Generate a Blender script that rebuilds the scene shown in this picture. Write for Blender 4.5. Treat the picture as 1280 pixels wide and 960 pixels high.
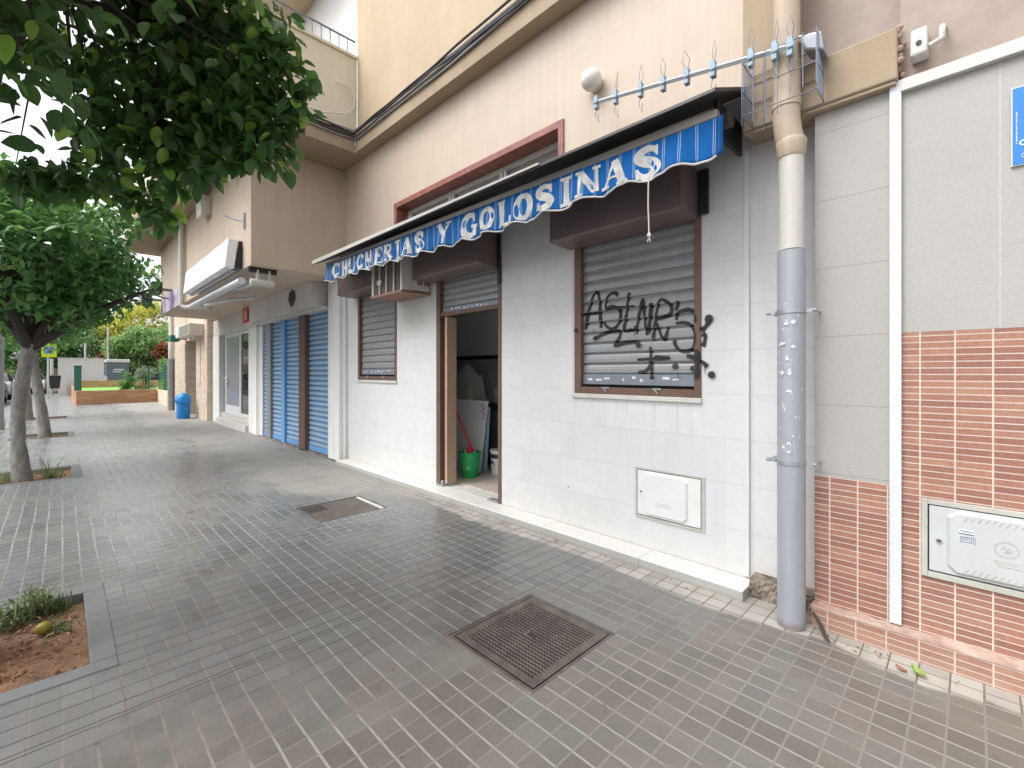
import bpy, bmesh, math, random
import numpy as np
from mathutils import Vector
R = math.radians
PI = math.pi
scn = bpy.context.scene
COL = scn.collection
for o in list(bpy.data.objects): bpy.data.objects.remove(o)

# ------------------------------------------------------------------ camera
YAW = math.atan2(562, 569)
cd = bpy.data.cameras.new('camera'); cam = bpy.data.objects.new('camera', cd); COL.objects.link(cam)
cam.location = (0, 0, 1.40)
cam.rotation_euler = (R(90), 0, math.atan2(math.cos(YAW), math.sin(YAW)))
cd.sensor_fit = 'HORIZONTAL'; cd.sensor_width = 36; cd.lens = 36 * 569 / 1280
cd.shift_y = -14.5 / 1280
cd.clip_start = 0.05; cd.clip_end = 900
scn.camera = cam
scn.render.resolution_x = 1024; scn.render.resolution_y = 768

# ------------------------------------------------------------------ world, sun, exposure
SUN = Vector((-0.25, -0.62, 0.95)).normalized()
w = bpy.data.worlds.new('World'); scn.world = w; w.use_nodes = True
nt = w.node_tree; nt.nodes.clear()
sky = nt.nodes.new('ShaderNodeTexSky'); sky.sky_type = 'NISHITA'; sky.sun_disc = False
sky.sun_elevation = math.asin(SUN.z); sky.sun_rotation = math.atan2(SUN.x, SUN.y)
sky.air_density = 1.0; sky.dust_density = 4.0; sky.ozone_density = 1.0
hs = nt.nodes.new('ShaderNodeHueSaturation'); hs.inputs['Saturation'].default_value = 0.16
bg = nt.nodes.new('ShaderNodeBackground'); bg.inputs['Strength'].default_value = 0.15
wo = nt.nodes.new('ShaderNodeOutputWorld')
nt.links.new(sky.outputs[0], hs.inputs['Color']); nt.links.new(hs.outputs[0], bg.inputs[0]); nt.links.new(bg.outputs[0], wo.inputs[0])
sd = bpy.data.lights.new('sun', 'SUN'); sun = bpy.data.objects.new('sun', sd); COL.objects.link(sun)
sd.energy = 0.6; sd.angle = R(50); sd.color = (1.0, 0.965, 0.92)
sun.rotation_euler = SUN.to_track_quat('Z', 'Y').to_euler(); sun.location = (0, -5, 12)
scn.view_settings.view_transform = 'Standard'; scn.view_settings.look = 'None'
scn.view_settings.exposure = 1.08; scn.view_settings.gamma = 1

# ------------------------------------------------------------------ node helpers
class Ex:
    """a float socket with arithmetic"""
    def __init__(s, t, k): s.t = t; s.k = k
    def _op(s, op, *a):
        n = s.t.nodes.new('ShaderNodeMath'); n.operation = op
        for i, v in enumerate((s,) + a):
            if isinstance(v, Ex): s.t.links.new(v.k, n.inputs[i])
            else: n.inputs[i].default_value = v
        return Ex(s.t, n.outputs[0])
    def __add__(s, o): return s._op('ADD', o)
    __radd__ = __add__
    def __sub__(s, o): return s._op('SUBTRACT', o)
    def __rsub__(s, o): return (s * -1.0) + o
    def __mul__(s, o): return s._op('MULTIPLY', o)
    __rmul__ = __mul__
    def __truediv__(s, o): return s._op('DIVIDE', o)
    def frac(s): return s._op('FRACT')
    def floor(s): return s._op('FLOOR')
    def abs(s): return s._op('ABSOLUTE')
    def sin(s): return s._op('SINE')
    def pow(s, e): return s._op('POWER', e)
    def max(s, o): return s._op('MAXIMUM', o)
    def min(s, o): return s._op('MINIMUM', o)
    def gt(s, o): return s._op('GREATER_THAN', o)
    def lt(s, o): return s._op('LESS_THAN', o)
    def ss(s, a, b):
        n = s.t.nodes.new('ShaderNodeMapRange'); n.interpolation_type = 'SMOOTHSTEP'; n.clamp = True
        s.t.links.new(s.k, n.inputs[0]); n.inputs[1].default_value = a; n.inputs[2].default_value = b
        return Ex(s.t, n.outputs[0])
    def line(s, off, per, wid):
        """1 on thin lines every per metres"""
        f = ((s - off) / per + 0.5).frac() - 0.5
        return f.abs().lt(wid / per / 2)

class Mat:
    def __init__(s, name):
        s.m = bpy.data.materials.new(name); s.m.use_nodes = True; s.t = s.m.node_tree
        s.b = s.t.nodes['Principled BSDF']
        g = s.t.nodes.new('ShaderNodeNewGeometry'); s.g = g
        sp = s.t.nodes.new('ShaderNodeSeparateXYZ'); s.t.links.new(g.outputs['Position'], sp.inputs[0])
        s.X, s.Y, s.Z = (Ex(s.t, sp.outputs[i]) for i in range(3))
    def vec(s, x, y, z):
        n = s.t.nodes.new('ShaderNodeCombineXYZ')
        for i, v in enumerate((x, y, z)):
            if isinstance(v, Ex): s.t.links.new(v.k, n.inputs[i])
            else: n.inputs[i].default_value = v
        return n.outputs[0]
    def noise(s, scale, detail=4, rough=0.55, vec=None):
        n = s.t.nodes.new('ShaderNodeTexNoise'); n.inputs['Scale'].default_value = scale
        n.inputs['Detail'].default_value = detail; n.inputs['Roughness'].default_value = rough
        s.t.links.new(vec if vec is not None else s.g.outputs['Position'], n.inputs['Vector'])
        return Ex(s.t, n.outputs[0])
    def wn(s, vec):
        n = s.t.nodes.new('ShaderNodeTexWhiteNoise'); s.t.links.new(vec, n.inputs['Vector']); return Ex(s.t, n.outputs[0])
    def island(s): return Ex(s.t, s.g.outputs['Random Per Island'])
    def mix(s, f, a, b):
        n = s.t.nodes.new('ShaderNodeMix'); n.data_type = 'RGBA'
        for k, v in ((0, f), (6, a), (7, b)):
            if isinstance(v, Ex): s.t.links.new(v.k, n.inputs[k])
            elif isinstance(v, (tuple, list)): n.inputs[k].default_value = (*v[:3], 1)
            elif isinstance(v, (float, int)): n.inputs[k].default_value = v
            else: s.t.links.new(v, n.inputs[k])
        return n.outputs[2]
    def mul(s, col, f):
        """scale a colour by a float"""
        n = s.t.nodes.new('ShaderNodeVectorMath'); n.operation = 'SCALE'
        if isinstance(col, (tuple, list)): n.inputs[0].default_value = col[:3]
        else: s.t.links.new(col, n.inputs[0])
        if isinstance(f, Ex): s.t.links.new(f.k, n.inputs['Scale'])
        else: n.inputs['Scale'].default_value = f
        return n.outputs[0]
    def set(s, col=None, rough=None, bump=None, bstr=0.5, bdist=0.005, metal=0, spec=0.5):
        def put(inp, v):
            if isinstance(v, Ex): s.t.links.new(v.k, inp)
            elif isinstance(v, (tuple, list)): inp.default_value = (*v[:3], 1)
            elif isinstance(v, (int, float)): inp.default_value = v
            else: s.t.links.new(v, inp)
        if col is not None: put(s.b.inputs['Base Color'], col)
        if rough is not None: put(s.b.inputs['Roughness'], rough)
        put(s.b.inputs['Metallic'], metal); put(s.b.inputs['Specular IOR Level'], spec)
        if bump is not None:
            n = s.t.nodes.new('ShaderNodeBump'); n.inputs['Strength'].default_value = bstr; n.inputs['Distance'].default_value = bdist
            s.t.links.new(bump.k, n.inputs['Height']); s.t.links.new(n.outputs[0], s.b.inputs['Normal'])
        return s.m

def plain(name, col, rough=0.5, metal=0, var=0.25, scale=6, bump=0.0, streak=False, spec=0.5):
    """a worn plain surface: large and small dirt variation"""
    m = Mat(name)
    v = m.vec(m.X * 6, m.Y * 6, m.Z * 0.7) if streak else None
    n = m.noise(scale, 6, 0.6, v); n2 = m.noise(scale * 9, 3)
    f = (n - 0.5) * var * 2 + (n2 - 0.5) * var * 0.8 + 1.0
    return m.set(m.mul(col, f), (n * 0.25 + (rough - 0.12)), n2 if bump else None, bump, 0.003, metal, spec)

MT = {}
def build_materials():
    # ---- paving
    m = Mat('paving'); X, Y = m.X, m.Y
    wob = (m.noise(1.6, 3) - 0.5) * 0.022
    PU, PV = 0.0957, 0.1075
    Yw = Y + wob
    # cross joints: two cells per tile, drawn finer far away
    lu = Yw.line(0.0945, PU, 0.0095); lv = X.line(-2.975, PV, 0.0075)
    lv2 = (X + 2.465).abs().lt(0.0045).max((X + 6.10).abs().lt(0.004))
    u = ((Yw - 0.0945) / PU).floor(); v = ((X + 2.975) / PV).floor()
    cell = m.wn(m.vec(u, v, 0.0)); mod = m.wn(m.vec((u / 2).floor(), (v / 3).floor(), 3.0))
    big = m.noise(0.55, 5, 0.6); mid = m.noise(2.4, 5, 0.65); fine = m.noise(60, 4, 0.7)
    base = m.mix(((X + 3.2) * 0.35 + (big - 0.5) * 2.2).ss(-0.4, 0.9), (0.176, 0.181, 0.188), (0.174, 0.158, 0.138))
    base = m.mix((mod - 0.55).ss(0.0, 0.4) * 0.5, base, (0.150, 0.156, 0.142))
    base = m.mul(base, (cell - 0.5) * 0.16 + (mod - 0.5) * 0.17 + (mid - 0.5) * 0.75 + (fine - 0.5) * 0.45 + 1.0)
    base = m.mul(base, (X * -1.0 - 4.5 + (big - 0.5) * 2).ss(0.0, 6.0) * 0.45 + 1.0)  # sky sheen put into the colour: base paler further down the street
    # dusty matt zone by the shutters
    dust = (Y - 1.55 + (mid - 0.5) * 1.0 + (big - 0.5) * 1.6).ss(0.0, 0.45) * (X * -1.0 - 4.9 + (Y - 2.0) * 1.2 + (big - 0.5) * 2.5).ss(0.0, 0.9)
    base = m.mix(dust * 0.8, base, m.mul((0.33, 0.315, 0.285), (mid - 0.5) * 0.9 + 1.0))
    oil = m.noise(1.5, 4, 0.6, m.vec(X * 0.5, Y * 1.6, 0.0)).ss(0.6, 0.72) * (X * -1.0 - 3.5).ss(0.0, 2.0)
    base = m.mul(base, 1.0 - oil * 0.38)
    # pale cement-splashed row along the plinth
    tY = ((Y - 0.0945) / PU).floor() * PU; tX = ((X + 2.975) / (PV * 2)).floor()
    wd = (m.wn(m.vec(tX, 1.0, 7.0)) - 0.5) * 0.05 + (m.noise(1.3, 2) - 0.5) * 0.30
    pale = (Y - 2.765 + wd + (mid - 0.5) * 0.12).ss(0.0, 0.05) * (X + 5.4).ss(0.0, 1.6) * ((Y - 2.6) * 0.0 + 1.0)
    base = m.mix(pale * 0.86, base, m.mul((0.42, 0.40, 0.365), (mid - 0.5) * 0.9 + (cell - 0.5) * 0.3 + 1.0))
    gl = m.noise(5, 3)
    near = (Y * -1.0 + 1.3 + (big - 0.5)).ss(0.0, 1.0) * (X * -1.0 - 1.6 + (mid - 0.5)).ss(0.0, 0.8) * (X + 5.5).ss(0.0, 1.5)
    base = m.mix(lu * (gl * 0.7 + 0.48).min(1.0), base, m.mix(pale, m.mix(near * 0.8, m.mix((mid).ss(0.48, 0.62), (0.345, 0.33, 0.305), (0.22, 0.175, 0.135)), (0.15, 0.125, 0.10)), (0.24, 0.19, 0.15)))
    cj = m.mix((X + 2.6 + (big - 0.5) * 3).ss(0.0, 1.2), (0.055, 0.054, 0.052), (0.235, 0.22, 0.195))
    base = m.mix(lv * (gl * 0.7 + 0.60).min(1.0), base, m.mix(pale, cj, (0.17, 0.14, 0.11)))
    base = m.mix(lv2 * 0.75, base, (0.05, 0.042, 0.035))
    # chewing gum and specks
    vo = m.t.nodes.new('ShaderNodeTexVoronoi'); vo.inputs['Scale'].default_value = 2.6; m.t.links.new(m.g.outputs['Position'], vo.inputs['Vector'])
    gum = Ex(m.t, vo.outputs['Distance']).lt(0.026)
    stn = m.noise(1.1, 7, 0.72).ss(0.54, 0.66); base = m.mul(base, 1.0 - stn * 0.20)
    base = m.mix(gum * 0.7, base, (0.055, 0.05, 0.045))
    vo2 = m.t.nodes.new('ShaderNodeTexVoronoi'); vo2.inputs['Scale'].default_value = 5.1; m.t.links.new(m.g.outputs['Position'], vo2.inputs['Vector'])
    base = m.mix(Ex(m.t, vo2.outputs['Distance']).lt(0.022) * 0.8, base, (0.42, 0.38, 0.33))
    tu = (Yw - 0.0945) / (PU * 2); tv = (X + 2.975) / (PV * 3)
    h = 1.0 - lu * 1.0 - lv * 1.3 + (fine - 0.5) * 0.3 + (cell - 0.5) * 0.5 + (tu.frac() - 0.5) * (mod - 0.5) * 1.8 + (tv.frac() - 0.5) * (m.wn(m.vec((u / 2).floor(), (v / 3).floor(), 9.0)) - 0.5) * 2.0
    rough = (0.27 + (X + 4.2 + (big - 0.5)).ss(0.0, 2.2) * 0.16 + dust * 0.40 + pale * 0.3 + (mid - 0.5) * 0.12 + (fine - 0.5) * 0.1 + lu * 0.2)
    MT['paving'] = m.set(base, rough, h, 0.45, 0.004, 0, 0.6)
    # ---- kerb slabs
    MT['slab'] = plain('kerb_slab', (0.165, 0.17, 0.175), 0.5, var=0.35, bump=0.3)
    # ---- asphalt / soil / grass
    m = Mat('asphalt'); n = m.noise(40, 4); b = m.noise(0.8, 4)
    MT['asphalt'] = m.set(m.mul((0.075, 0.075, 0.077), (n - 0.5) * 0.8 + (b - 0.5) * 0.7 + 1.0), 0.6, n, 0.5, 0.004)
    m = Mat('soil'); n = m.noise(18, 6, 0.7); b = m.noise(3, 3)
    MT['soil'] = m.set(m.mul(m.mix(b.ss(0.4, 0.65), (0.30, 0.165, 0.095), (0.20, 0.12, 0.075)), (n - 0.5) * 1.1 + 1.0), 0.95, n, 1.0, 0.03)
    m = Mat('lawn'); n = m.noise(12, 5)
    MT['lawn'] = m.set(m.mul((0.20, 0.46, 0.085), (n - 0.5) * 1.0 + 1.0), 0.9, n, 0.8, 0.03)
    # ---- white marble cladding
    m = Mat('marble_cladding'); X, Z = m.X, m.Z
    row = ((Z - 0.066) / 0.2967).floor(); off = m.wn(m.vec(row, 2.0, 5.0))
    lh = (Z).line(0.066, 0.2967, 0.0035); lx = X.line(-2.114, 0.4737, 0.003)
    tile = m.wn(m.vec(row, ((X + 2.114) / 0.4737).floor(), 1.0))
    ve = m.noise(3.2, 8, 0.68, m.vec(X * 1.0 + tile * 31.0, Z * 2.0 + X * 0.7, tile * 9.0)); vein = (ve - 0.5).abs().lt(0.018)
    soft = m.noise(7, 6, 0.7); st = m.noise(1.2, 5, 0.6, m.vec(X * 5.0, 0.0, Z * 0.6))
    col = m.mix(soft.ss(0.35, 0.75), (0.70, 0.705, 0.705), (0.65, 0.665, 0.675))
    col = m.mix(vein * 0.12, col, (0.50, 0.52, 0.54))
    patch = X.gt(-2.114) * Z.lt(0.956) * X.lt(-1.1667)
    col = m.mix(patch * 0.35, col, (0.62, 0.645, 0.695))
    col = m.mul(col, (tile - 0.5) * 0.045 + 1.0)
    col = m.mix((st.ss(0.54, 0.76)) * 0.24, col, (0.52, 0.50, 0.46))
    col = m.mix((0.42 - Z + (soft - 0.5) * 0.5).ss(0.0, 0.4) * 0.34, col, (0.56, 0.51, 0.44))
    drip = m.noise(1.5, 6, 0.65, m.vec(X * 14.0, 0.0, Z * 0.8)).ss(0.5, 0.68)
    col = m.mix(drip * (1.19 - Z).ss(-0.02, 0.02) * (Z - 0.62).ss(0.0, 0.5) * X.gt(-2.45) * X.lt(-1.32) * 0.30, col, (0.44, 0.42, 0.38))
    damp = (0.30 - (((X + 4.98) * (X + 4.98) * 0.8 + (Z - 2.12) * (Z - 2.12)).pow(0.5)) + (soft - 0.5) * 0.3).ss(0.0, 0.2)
    col = m.mix(damp * 0.4, col, (0.50, 0.49, 0.42)); scuff = m.noise(2.6, 8, 0.75).ss(0.62, 0.70)
    col = m.mix(scuff * 0.22, col, (0.55, 0.53, 0.49))
    col = m.mix(lh * 0.5, col, (0.36, 0.41, 0.39)); col = m.mix(lx * 0.22, col, (0.5, 0.49, 0.47))
    vo = m.t.nodes.new('ShaderNodeTexVoronoi'); vo.inputs['Scale'].default_value = 2.2; m.t.links.new(m.g.outputs['Position'], vo.inputs['Vector'])
    hole = Ex(m.t, vo.outputs['Distance']).lt(0.018)
    col = m.mix(hole * 0.75, col, (0.22, 0.2, 0.18))
    MT['marble'] = m.set(col, soft * 0.2 + 0.25, 1.0 - lh - lx * 0.6 + (soft - 0.5) * 0.3, 0.35, 0.002)
    # ---- plinth
    m = Mat('plinth_stone'); n = m.noise(25, 6, 0.7); b = m.noise(2, 4); jl = m.X.line(-2.62, 0.93, 0.006)
    c = m.mul(m.mix(m.Z.gt(0.062), (0.40, 0.405, 0.385), (0.70, 0.685, 0.65)), (n - 0.5) * 0.25 + (b - 0.5) * 0.3 + 1.0)
    c = m.mix((0.03 - m.Z + (n - 0.5) * 0.05).ss(0, 0.03) * 0.55, c, (0.30, 0.24, 0.17))
    MT['plinth'] = m.set(m.mix(jl * 0.7, c, (0.2, 0.18, 0.15)), 0.5, n, 0.2, 0.002)
    m = Mat('rough_concrete'); n = m.noise(9, 7, 0.7)
    MT['concrete'] = m.set(m.mix(n.ss(0.35, 0.65), (0.09, 0.08, 0.068), (0.34, 0.29, 0.235)), 0.9, n, 0.9, 0.02)
    # ---- peach travertine wall
    m = Mat('travertine'); X, Y, Z = m.X, m.Y, m.Z
    s1 = m.noise(2.5, 8, 0.65, m.vec(X * 7.0, 0.0, Z * 0.30)); s2 = m.noise(4, 6, 0.6)
    jz = Z.line(2.95, 0.60, 0.005); jx = X.line(-2.0, 0.85, 0.005)
    c = m.mix(s1.ss(0.26, 0.80), (0.535, 0.43, 0.34), (0.585, 0.49, 0.405))
    c = m.mix((s1 - 0.64).ss(0, 0.06) * 0.5, c, (0.64, 0.585, 0.52))
    c = m.mul(c, (s2 - 0.5) * 0.18 + 1.0)
    c = m.mix((jz.max(jx)) * 0.4, c, (0.45, 0.35, 0.28))
    c = m.mix((s1.lt(0.34)) * 0.18, c, (0.42, 0.33, 0.265))
    MT['travertine'] = m.set(c, 0.55, s2 - jz * 0.5, 0.12, 0.003)
    # ---- stuccos
    def stucco(name, a, b, bump=0.5, streak=True, rr=0.85):
        m = Mat(name); g = m.noise(70, 5, 0.7); l = m.noise(1.3, 5, 0.6)
        s = m.noise(2.0, 7, 0.62, m.vec(m.X * 5.0, m.Y * 5.0, m.Z * 0.45))
        c = m.mix(l.ss(0.35, 0.7), a, b)
        c = m.mul(c, (s - 0.5) * (0.28 if streak else 0.12) + (g - 0.5) * 0.12 + 1.0)
        MT[name] = m.set(c, rr, g, bump, 0.004)
    stucco('tan_stucco', (0.50, 0.39, 0.265), (0.56, 0.45, 0.315))
    stucco('beam_stucco', (0.36, 0.275, 0.19), (0.42, 0.33, 0.235), 0.8)
    stucco('brown_stucco', (0.56, 0.455, 0.355), (0.60, 0.49, 0.39), 0.4)
    stucco('cream_stucco', (0.68, 0.63, 0.51), (0.73, 0.68, 0.56), 0.4)
    stucco('soffit_paint', (0.34, 0.265, 0.195), (0.40, 0.315, 0.235), 0.3, False)
    stucco('room_paint', (0.80, 0.82, 0.82), (0.84, 0.86, 0.86), 0.1, False, 0.6)
    stucco('white_pier', (0.74, 0.74, 0.72), (0.79, 0.79, 0.78), 0.1)
    stucco('shop_cladding', (0.60, 0.575, 0.55), (0.66, 0.635, 0.61), 0.1)
    # ---- red marble frame
    m = Mat('red_marble'); n = m.noise(9, 7, 0.7); k = m.noise(3, 4)
    c = m.mix(n.ss(0.35, 0.7), (0.22, 0.075, 0.06), (0.36, 0.15, 0.12)); c = m.mix(k.ss(0.66, 0.72) * 0.6, c, (0.62, 0.5, 0.45))
    MT['red_marble'] = m.set(c, 0.4, n, 0.1, 0.003)
    m = Mat('rose_panel'); n = m.noise(9, 7, 0.7)
    MT['rose_panel'] = m.set(m.mix(n.ss(0.35, 0.7), (0.33, 0.255, 0.215), (0.39, 0.305, 0.26)), 0.5)
    # ---- grey speckled panels
    m = Mat('speckled_panel'); X, Z = m.X, m.Z
    sp = m.noise(230, 3, 0.8); s2 = m.noise(420, 1, 0.5); b = m.noise(1.5, 5)
    c = m.mix(sp.ss(0.32, 0.68), (0.36, 0.343, 0.325), (0.455, 0.44, 0.42)); c = m.mix(s2.ss(0.62, 0.7) * 0.5, c, (0.27, 0.24, 0.21))
    jz = Z.line(0.845, 0.376, 0.003); jx = X.line(0.086, 0.9, 0.004)
    c = m.mul(c, (b - 0.5) * 0.2 + 1.0)
    c = m.mix(jz * (X.lt(-0.27) * 0.6 + 0.22), c, (0.22, 0.2, 0.18)); c = m.mix(jx * 0.5, c, (0.62, 0.61, 0.59))
    MT['speckled'] = m.set(c, 0.6, sp, 0.1, 0.002)
    # ---- stack-bond tile
    m = Mat('clay_tiles'); X, Z = m.X, m.Z
    PX, PZ = 0.1235, 0.0314
    gx = X.line(-0.059, PX, 0.0062); gz = Z.line(0.2285, PZ, 0.0046); g = gx.max(gz)
    r = m.wn(m.vec(((X + 0.059) / PX).floor(), ((Z - 0.2285) / PZ).floor(), 2.0)); n = m.noise(22, 6, 0.7); l = m.noise(1.6, 4); tone = m.noise(60, 4)
    c = m.mix(r, (0.295, 0.135, 0.102), (0.36, 0.172, 0.126)); c = m.mix((n * 0.85 + r * 0.25).ss(0.56, 0.76) * 0.5, c, (0.40, 0.235, 0.15))
    c = m.mix((l - 0.5).ss(0.0, 0.2) * 0.35, c, (0.33, 0.20, 0.165)); c = m.mul(c, (tone - 0.5) * 0.6 + (r - 0.5) * 0.12 + 1.0)
    gc = m.mul((0.62, 0.535, 0.455), (n - 0.5) * 0.7 + (l - 0.5) * 0.5 + 1.0)
    c = m.mix(g, c, gc)
    c = m.mix((0.16 - Z + (n - 0.5) * 0.12).ss(0.0, 0.16) * 0.35, c, (0.50, 0.36, 0.28))
    MT['clay'] = m.set(c, 0.55 + g * 0.3, 1.0 - g, 0.5, 0.003)
    m = Mat('ledge_mortar'); n = m.noise(12, 7, 0.7)
    MT['ledge'] = m.set(m.mix(n.ss(0.35, 0.65), (0.37, 0.235, 0.19), (0.47, 0.365, 0.305)), 0.85, n, 0.5, 0.006)
    # ---- cream brick pier
    m = Mat('cream_brick'); gz = m.Z.line(0.0, 0.066, 0.009); row = (m.Z / 0.066).floor()
    n = m.noise(3, 5); r = m.wn(m.vec(row, (m.X / 0.25).floor(), (m.Y / 0.25).floor()))
    c = m.mul((0.64, 0.525, 0.41), (n - 0.5) * 0.3 + (r - 0.5) * 0.22 + 1.0)
    MT['cream_brick'] = m.set(m.mix(gz * 0.75, c, (0.36, 0.29, 0.23)), 0.8, 1.0 - gz, 0.4, 0.004)
    m = Mat('orange_brick'); gz = m.Z.line(0.0, 0.075, 0.012); n = m.noise(2.5, 5); r = m.wn(m.vec((m.Z / 0.075).floor(), ((m.Y + m.X) / 0.3).floor(), 0.0))
    c = m.mul((0.50, 0.275, 0.15), (n - 0.5) * 0.3 + (r - 0.5) * 0.35 + 1.0)
    MT['orange_brick'] = m.set(m.mix(gz * 0.6, c, (0.36, 0.23, 0.15)), 0.8, 1.0 - gz, 0.4, 0.004)
    # ---- metals, plastics, paints
    MT['shutter'] = plain('shutter_grey', (0.315, 0.325, 0.335), 0.38, 0.3, 0.16, 3, streak=True)
    MT['shutter_rail'] = plain('shutter_rail', (0.23, 0.26, 0.30), 0.45, 0.3, 0.2, 5)
    MT['box_brown'] = plain('shutter_box_brown', (0.185, 0.140, 0.135), 0.42, 0.2, 0.3, 4)
    MT['frame_brown'] = plain('frame_brown', (0.155, 0.092, 0.070), 0.5, 0.1, 0.35, 6)
    MT['black_gap'] = plain('dark_recess', (0.02, 0.02, 0.02), 0.8)
    MT['white_paint'] = plain('white_paint', (0.76, 0.77, 0.78), 0.4, var=0.08)
    MT['trunk_white'] = plain('trunking_white', (0.64, 0.66, 0.69), 0.4, var=0.1, streak=True)
    MT['trunk_grey'] = plain('trunking_grey', (0.68, 0.70, 0.725), 0.4, var=0.15, streak=True)
    MT['sill'] = plain('sill_stone', (0.60, 0.585, 0.55), 0.6, var=0.2)
    MT['alu_white'] = plain('window_frame_white', (0.62, 0.61, 0.58), 0.45, var=0.15)
    MT['blind'] = plain('grey_blind', (0.30, 0.29, 0.275), 0.6, var=0.2)
    MT['galv'] = plain('galvanised', (0.40, 0.42, 0.45), 0.4, 0.55, 0.2, 4, streak=True)
    m = Mat('grey_pipe_paint'); n = m.noise(14, 6, 0.7); s = m.noise(3, 6, 0.6, m.vec(m.X * 8, m.Y * 8, m.Z * 0.6)); scr = m.noise(30, 3, 0.6, m.vec(m.X * 1, m.Y * 1, m.Z * 1.6))
    c = m.mul((0.365, 0.385, 0.425), (s - 0.5) * 0.35 + (n - 0.5) * 0.15 + 1.0)
    c = m.mix((scr - 0.66).ss(0, 0.03) * m.Z.gt(0.8) * m.Z.lt(1.85), c, (0.72, 0.73, 0.74))
    c = m.mix((0.06 - m.Z + (n - 0.5) * 0.08).ss(0, 0.05) * 0.7, c, (0.22, 0.16, 0.11))
    MT['pipe_grey'] = m.set(c, 0.42, n, 0.1, 0.002, 0.15)
    MT['pipe_beige'] = plain('pipe_beige', (0.60, 0.575, 0.525), 0.5, var=0.16, streak=True)
    MT['pipe_tan'] = plain('pipe_tan', (0.50, 0.405, 0.31), 0.6, var=0.25, streak=True)
    MT['cable'] = plain('black_cable', (0.045, 0.046, 0.052), 0.5, var=0.3)
    MT['cable_grey'] = plain('grey_cable', (0.30, 0.30, 0.31), 0.5, var=0.3)
    MT['cable_white'] = plain('white_cable', (0.68, 0.66, 0.62), 0.5, var=0.2)
    MT['wire'] = plain('steel_wire', (0.17, 0.20, 0.26), 0.5, 0.3)
    MT['clip'] = plain('clip_blue_grey', (0.30, 0.42, 0.52), 0.5, var=0.2)
    MT['globe'] = plain('opal_globe', (0.80, 0.78, 0.74), 0.35, var=0.06)
    MT['cab'] = plain('cabinet_plastic', (0.52, 0.545, 0.545), 0.42, var=0.12)
    MT['cab_white'] = plain('cabinet_white', (0.72, 0.74, 0.735), 0.4, var=0.08)
    MT['cab_frame'] = plain('cabinet_frame', (0.47, 0.465, 0.42), 0.5, var=0.22)
    MT['sticker'] = plain('paper_sticker', (0.70, 0.72, 0.75), 0.6, var=0.25, scale=40)
    MT['sticker_ink'] = plain('sticker_ink', (0.10, 0.12, 0.19), 0.6)
    MT['black'] = plain('black_plastic', (0.022, 0.023, 0.026), 0.45)
    MT['spray'] = plain('black_spray_paint', (0.014, 0.014, 0.016), 0.6)
    m = Mat('spray_paint'); at = m.t.nodes.new('ShaderNodeAttribute'); at.attribute_name = 'cover'; e = Ex(m.t, at.outputs['Fac']); n = m.noise(260, 3, 0.7)
    m.set((0.017, 0.017, 0.019), 0.55); a_ = (e + (n - 0.5) * 0.55).ss(0.12, 0.62) * 0.93
    m.t.links.new(a_.k, m.b.inputs['Alpha']); MT['spray'] = m.m
    MT['mould_grey'] = plain('awning_metal', (0.27, 0.26, 0.245), 0.45, 0.3, 0.25, 5)
    MT['hood_dark'] = plain('awning_hood', (0.068, 0.063, 0.06), 0.5, 0.2, 0.3, 4)
    MT['hood_white'] = plain('hood_edge_white', (0.55, 0.53, 0.49), 0.5, var=0.2)
    m = Mat('awning_blue'); st = m.X.line(-1.194, 0.0985, 0.016); inn = m.X.line(-1.194, 0.0985, 0.007)
    n = m.noise(5, 7, 0.7); fade = m.noise(1.0, 5, 0.6, m.vec(m.X * 4, 0.0, m.Z * 0.8)); fl = (m.X * -1.0 - 2.2).ss(0.0, 3.5)
    c = m.mix(fl * 0.55, (0.003, 0.105, 0.36), (0.03, 0.10, 0.24)); c = m.mul(c, (n - 0.5) * 0.7 + 1.0)
    c = m.mix((fade - 0.5).ss(0.0, 0.25) * (fl * 0.35 + 0.06), c, (0.22, 0.27, 0.34))
    c = m.mix((st - inn).max(0.0) * 0.55, c, (0.48, 0.56, 0.66))
    MT['awning_blue'] = m.set(c, 0.8, n, 0.1, 0.004, 0, 0.2)
    m = Mat('white_lettering'); n = m.noise(9, 6, 0.7); k = m.noise(26, 5, 0.75); v = m.noise(4, 5, 0.6, m.vec(m.X * 6, 0.0, m.Z * 1.2)); st = m.X.line(-1.194, 0.0985, 0.016)
    c = m.mul(m.mix(n.ss(0.4, 0.62), (0.44, 0.44, 0.43), (0.66, 0.645, 0.61)), (v - 0.5) * 0.5 + 1.0)
    c = m.mix((k * 0.7 + v * 0.3).ss(0.56, 0.68) * 0.75, c, (0.05, 0.13, 0.30)); MT['lettering'] = m.set(m.mix(st * 0.18, c, (0.2, 0.3, 0.45)), 0.75)
    MT['piping'] = plain('white_piping', (0.66, 0.65, 0.63), 0.7, var=0.2)
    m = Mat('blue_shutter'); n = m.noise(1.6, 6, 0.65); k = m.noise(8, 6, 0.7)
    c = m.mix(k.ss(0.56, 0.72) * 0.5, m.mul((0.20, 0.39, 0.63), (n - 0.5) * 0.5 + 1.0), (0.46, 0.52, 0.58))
    bd = ((m.Z - 0.12) / 0.088).frac(); slat_sheen = bd.ss(0.06, 0.16) * (1.0 - bd.ss(0.42, 0.62)); c = m.mix(slat_sheen * (k * 0.7 + 0.28).min(1.0), c, (0.52, 0.58, 0.63))  # pale band painted on each slat in place of reflected light
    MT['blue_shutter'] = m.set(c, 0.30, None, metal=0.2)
    MT['blue_post'] = plain('blue_post', (0.15, 0.36, 0.68), 0.45, var=0.2)
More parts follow.
